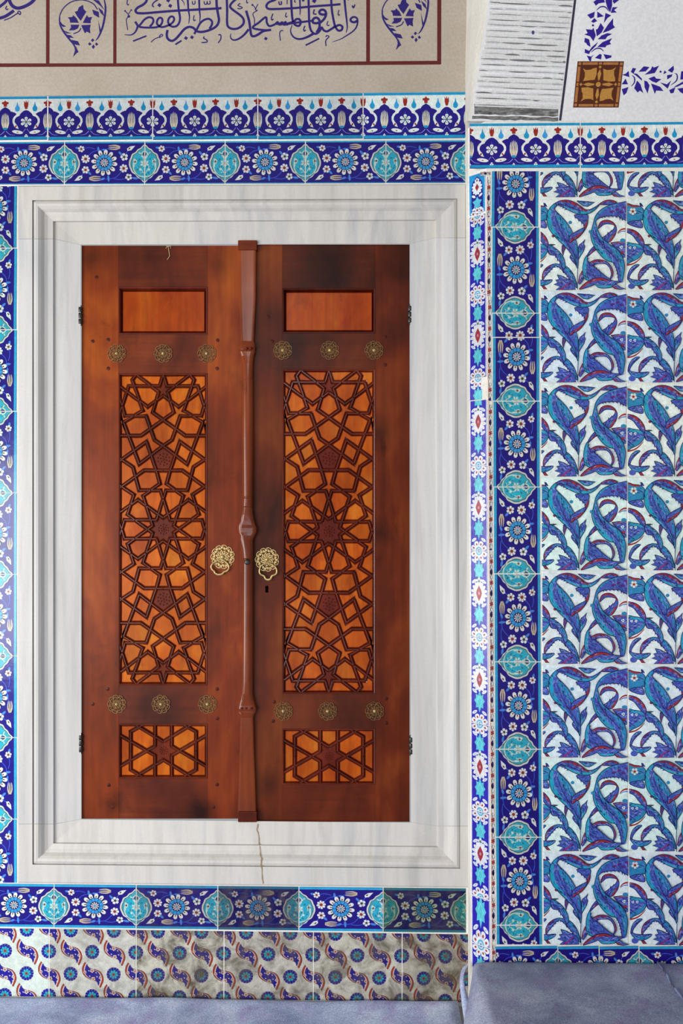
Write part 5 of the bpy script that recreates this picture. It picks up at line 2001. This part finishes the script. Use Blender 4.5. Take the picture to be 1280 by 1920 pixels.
zP = P(1080, 1805, YP - 0.01).z                 # top of the felt on the platform
xP = P(884, 1812, YP).x
b = MB()
b.prism([(xP + 0.02, -1.6, zF), (X1_, -1.6, zF), (X1_, YP, zF), (xP + 0.02, YP, zF)], [(xP + 0.02, -1.6, zP - 0.012), (X1_, -1.6, zP - 0.012), (X1_, YP, zP - 0.012), (xP + 0.02, YP, zP - 0.012)])
b.build('floor_platform', _t.m, None, kind='structure')

# felt on the low floor: a sheet whose edge rides up against the tiles
rn = random.Random(2)
nx_, sec = 60, [(-1.5, 0.010), (-0.6, 0.010), (-0.16, 0.010), (-0.09, 0.011), (-0.05, 0.013), (-0.028, 0.017), (-0.014, 0.019), (-0.007, 0.017), (-0.006, 0.004), (-0.006, 0.0005), (-1.5, 0.0005)]
b = MB()
rings = []
xe = P(884, 1812, -PD).x - 0.026
for i in range(nx_ + 1):
    x = X0_ + 0.02 + (xe - X0_ - 0.02) * i / nx_
    wv = 0.0022 * math.sin(x * 9.0) + 0.0012 * math.sin(x * 23 + 1)
    rings.append([Vector((x, y, zF + h + (wv if h > 0.009 else 0))) for y, h in sec])
b.loft(rings)
f1 = b.build('felt_carpet', M['felt'], None, True, label='blue-grey felt carpet on the low floor, along the foot of the spotted tiles', category='carpet')
f1.color = (1.45, 1.45, 1.45, 1)

# felt over the platform, falling over its left edge in a loose fold
root = empty('felt_carpet', Vector((0.7, -0.4, zP - 0.012)), label='grey felt carpet over the raised platform at the right, draped down its left edge', category='carpet')
fi = Matrix.Translation(-Vector((0.7, -0.4, zP - 0.012)))
ystep = [YP - 0.003 - 0.0, -0.13, -0.16, -0.20, -0.26, -0.34, -0.45, -0.6, -0.9, -1.4]
b = MB()
outer = []
for j, y in enumerate(ystep):
    k = min(1, j / 3.0)
    ed = xP + 0.010
    wv = 0.002 * math.sin(y * 14 + 1)
    sag = 0.004 * math.sin(y * 11)
    prof_ = [(X1_ - 0.01, 0.0), (1.0, 0.001), (0.8, 0.002), (0.6, 0.001), (0.47, 0.0015), (0.41, 0.001), (ed + 0.022, 0.0005), (ed + 0.008, 0.0), (ed, -0.002), (ed - 0.008, -0.008),
             (ed - 0.010 - 0.009 * k, -0.020), (ed - 0.014 - 0.022 * k - sag, -0.045), (ed - 0.018 - 0.030 * k - sag, -0.080), (ed - 0.020 - 0.032 * k - sag, -0.115), (ed - 0.020 - 0.032 * k, -0.140), (ed - 0.022 - 0.032 * k, zF + 0.016 - zP)]
    outer.append([fi @ Vector((x, y, zP + h + wv * (1 if h > -0.003 else 0))) for x, h in prof_])
b.loft(outer, False)
sh = b.build('felt_sheet', M['felt'], root, True)
sh.color = (1.0, 0.95, 0.90, 1)
so = sh.modifiers.new('thick', 'SOLIDIFY')
so.thickness, so.offset = 0.010, -1
sb = sh.modifiers.new('sub', 'SUBSURF')
sb.levels = sb.render_levels = 1
# loose flap of the fold beside the pier
b = MB()
rings = []
for (xpx, ypx, xo, yo, yy) in ((872, 1812, 880, 1806, -0.075), (864, 1822, 873, 1816, -0.085), (861.5, 1836, 869, 1832, -0.10), (862, 1852, 872, 1850, -0.115), (864, 1872, 877, 1872, -0.13), (867, 1896, 884, 1896, -0.15), (872, 1930, 890, 1930, -0.17), (878, 1968, 898, 1968, -0.19)):
    a, d = P(xpx, ypx, yy), P(xo, yo, yy)
    m1, m2 = a.lerp(d, 0.3) + Vector((0, -0.006, 0)), a.lerp(d, 0.7) + Vector((0, -0.005, 0))
    bk = Vector((0, 0.010, 0))
    rings.append([fi @ q for q in (a, m1, m2, d, d + bk, m2 + bk * 1.2, m1 + bk * 1.2, a + bk)])
b.loft(rings)
fl_ = b.build('felt_fold', M['felt'], root, True)
fl_.color = (1.1, 1.08, 1.1, 1)
fl_.modifiers.new('sub', 'SUBSURF').render_levels = 2
# sewn seam that runs towards the viewer
b = MB()
ln = []
for i in range(24):
    y = YP - 0.006 - i * 0.03
    x0 = P(1231, 1808, YP).x
    ln.append(fi @ Vector((x0 + 0.002 * math.sin(i * 1.3), y, zP + 0.0012 + 0.0003 * math.sin(i * 2.1))))
b.tube(ln, 0.0032, 8)
sm = b.build('seam', M['felt'], root, True)
sm.color = (0.8, 0.8, 0.88, 1)
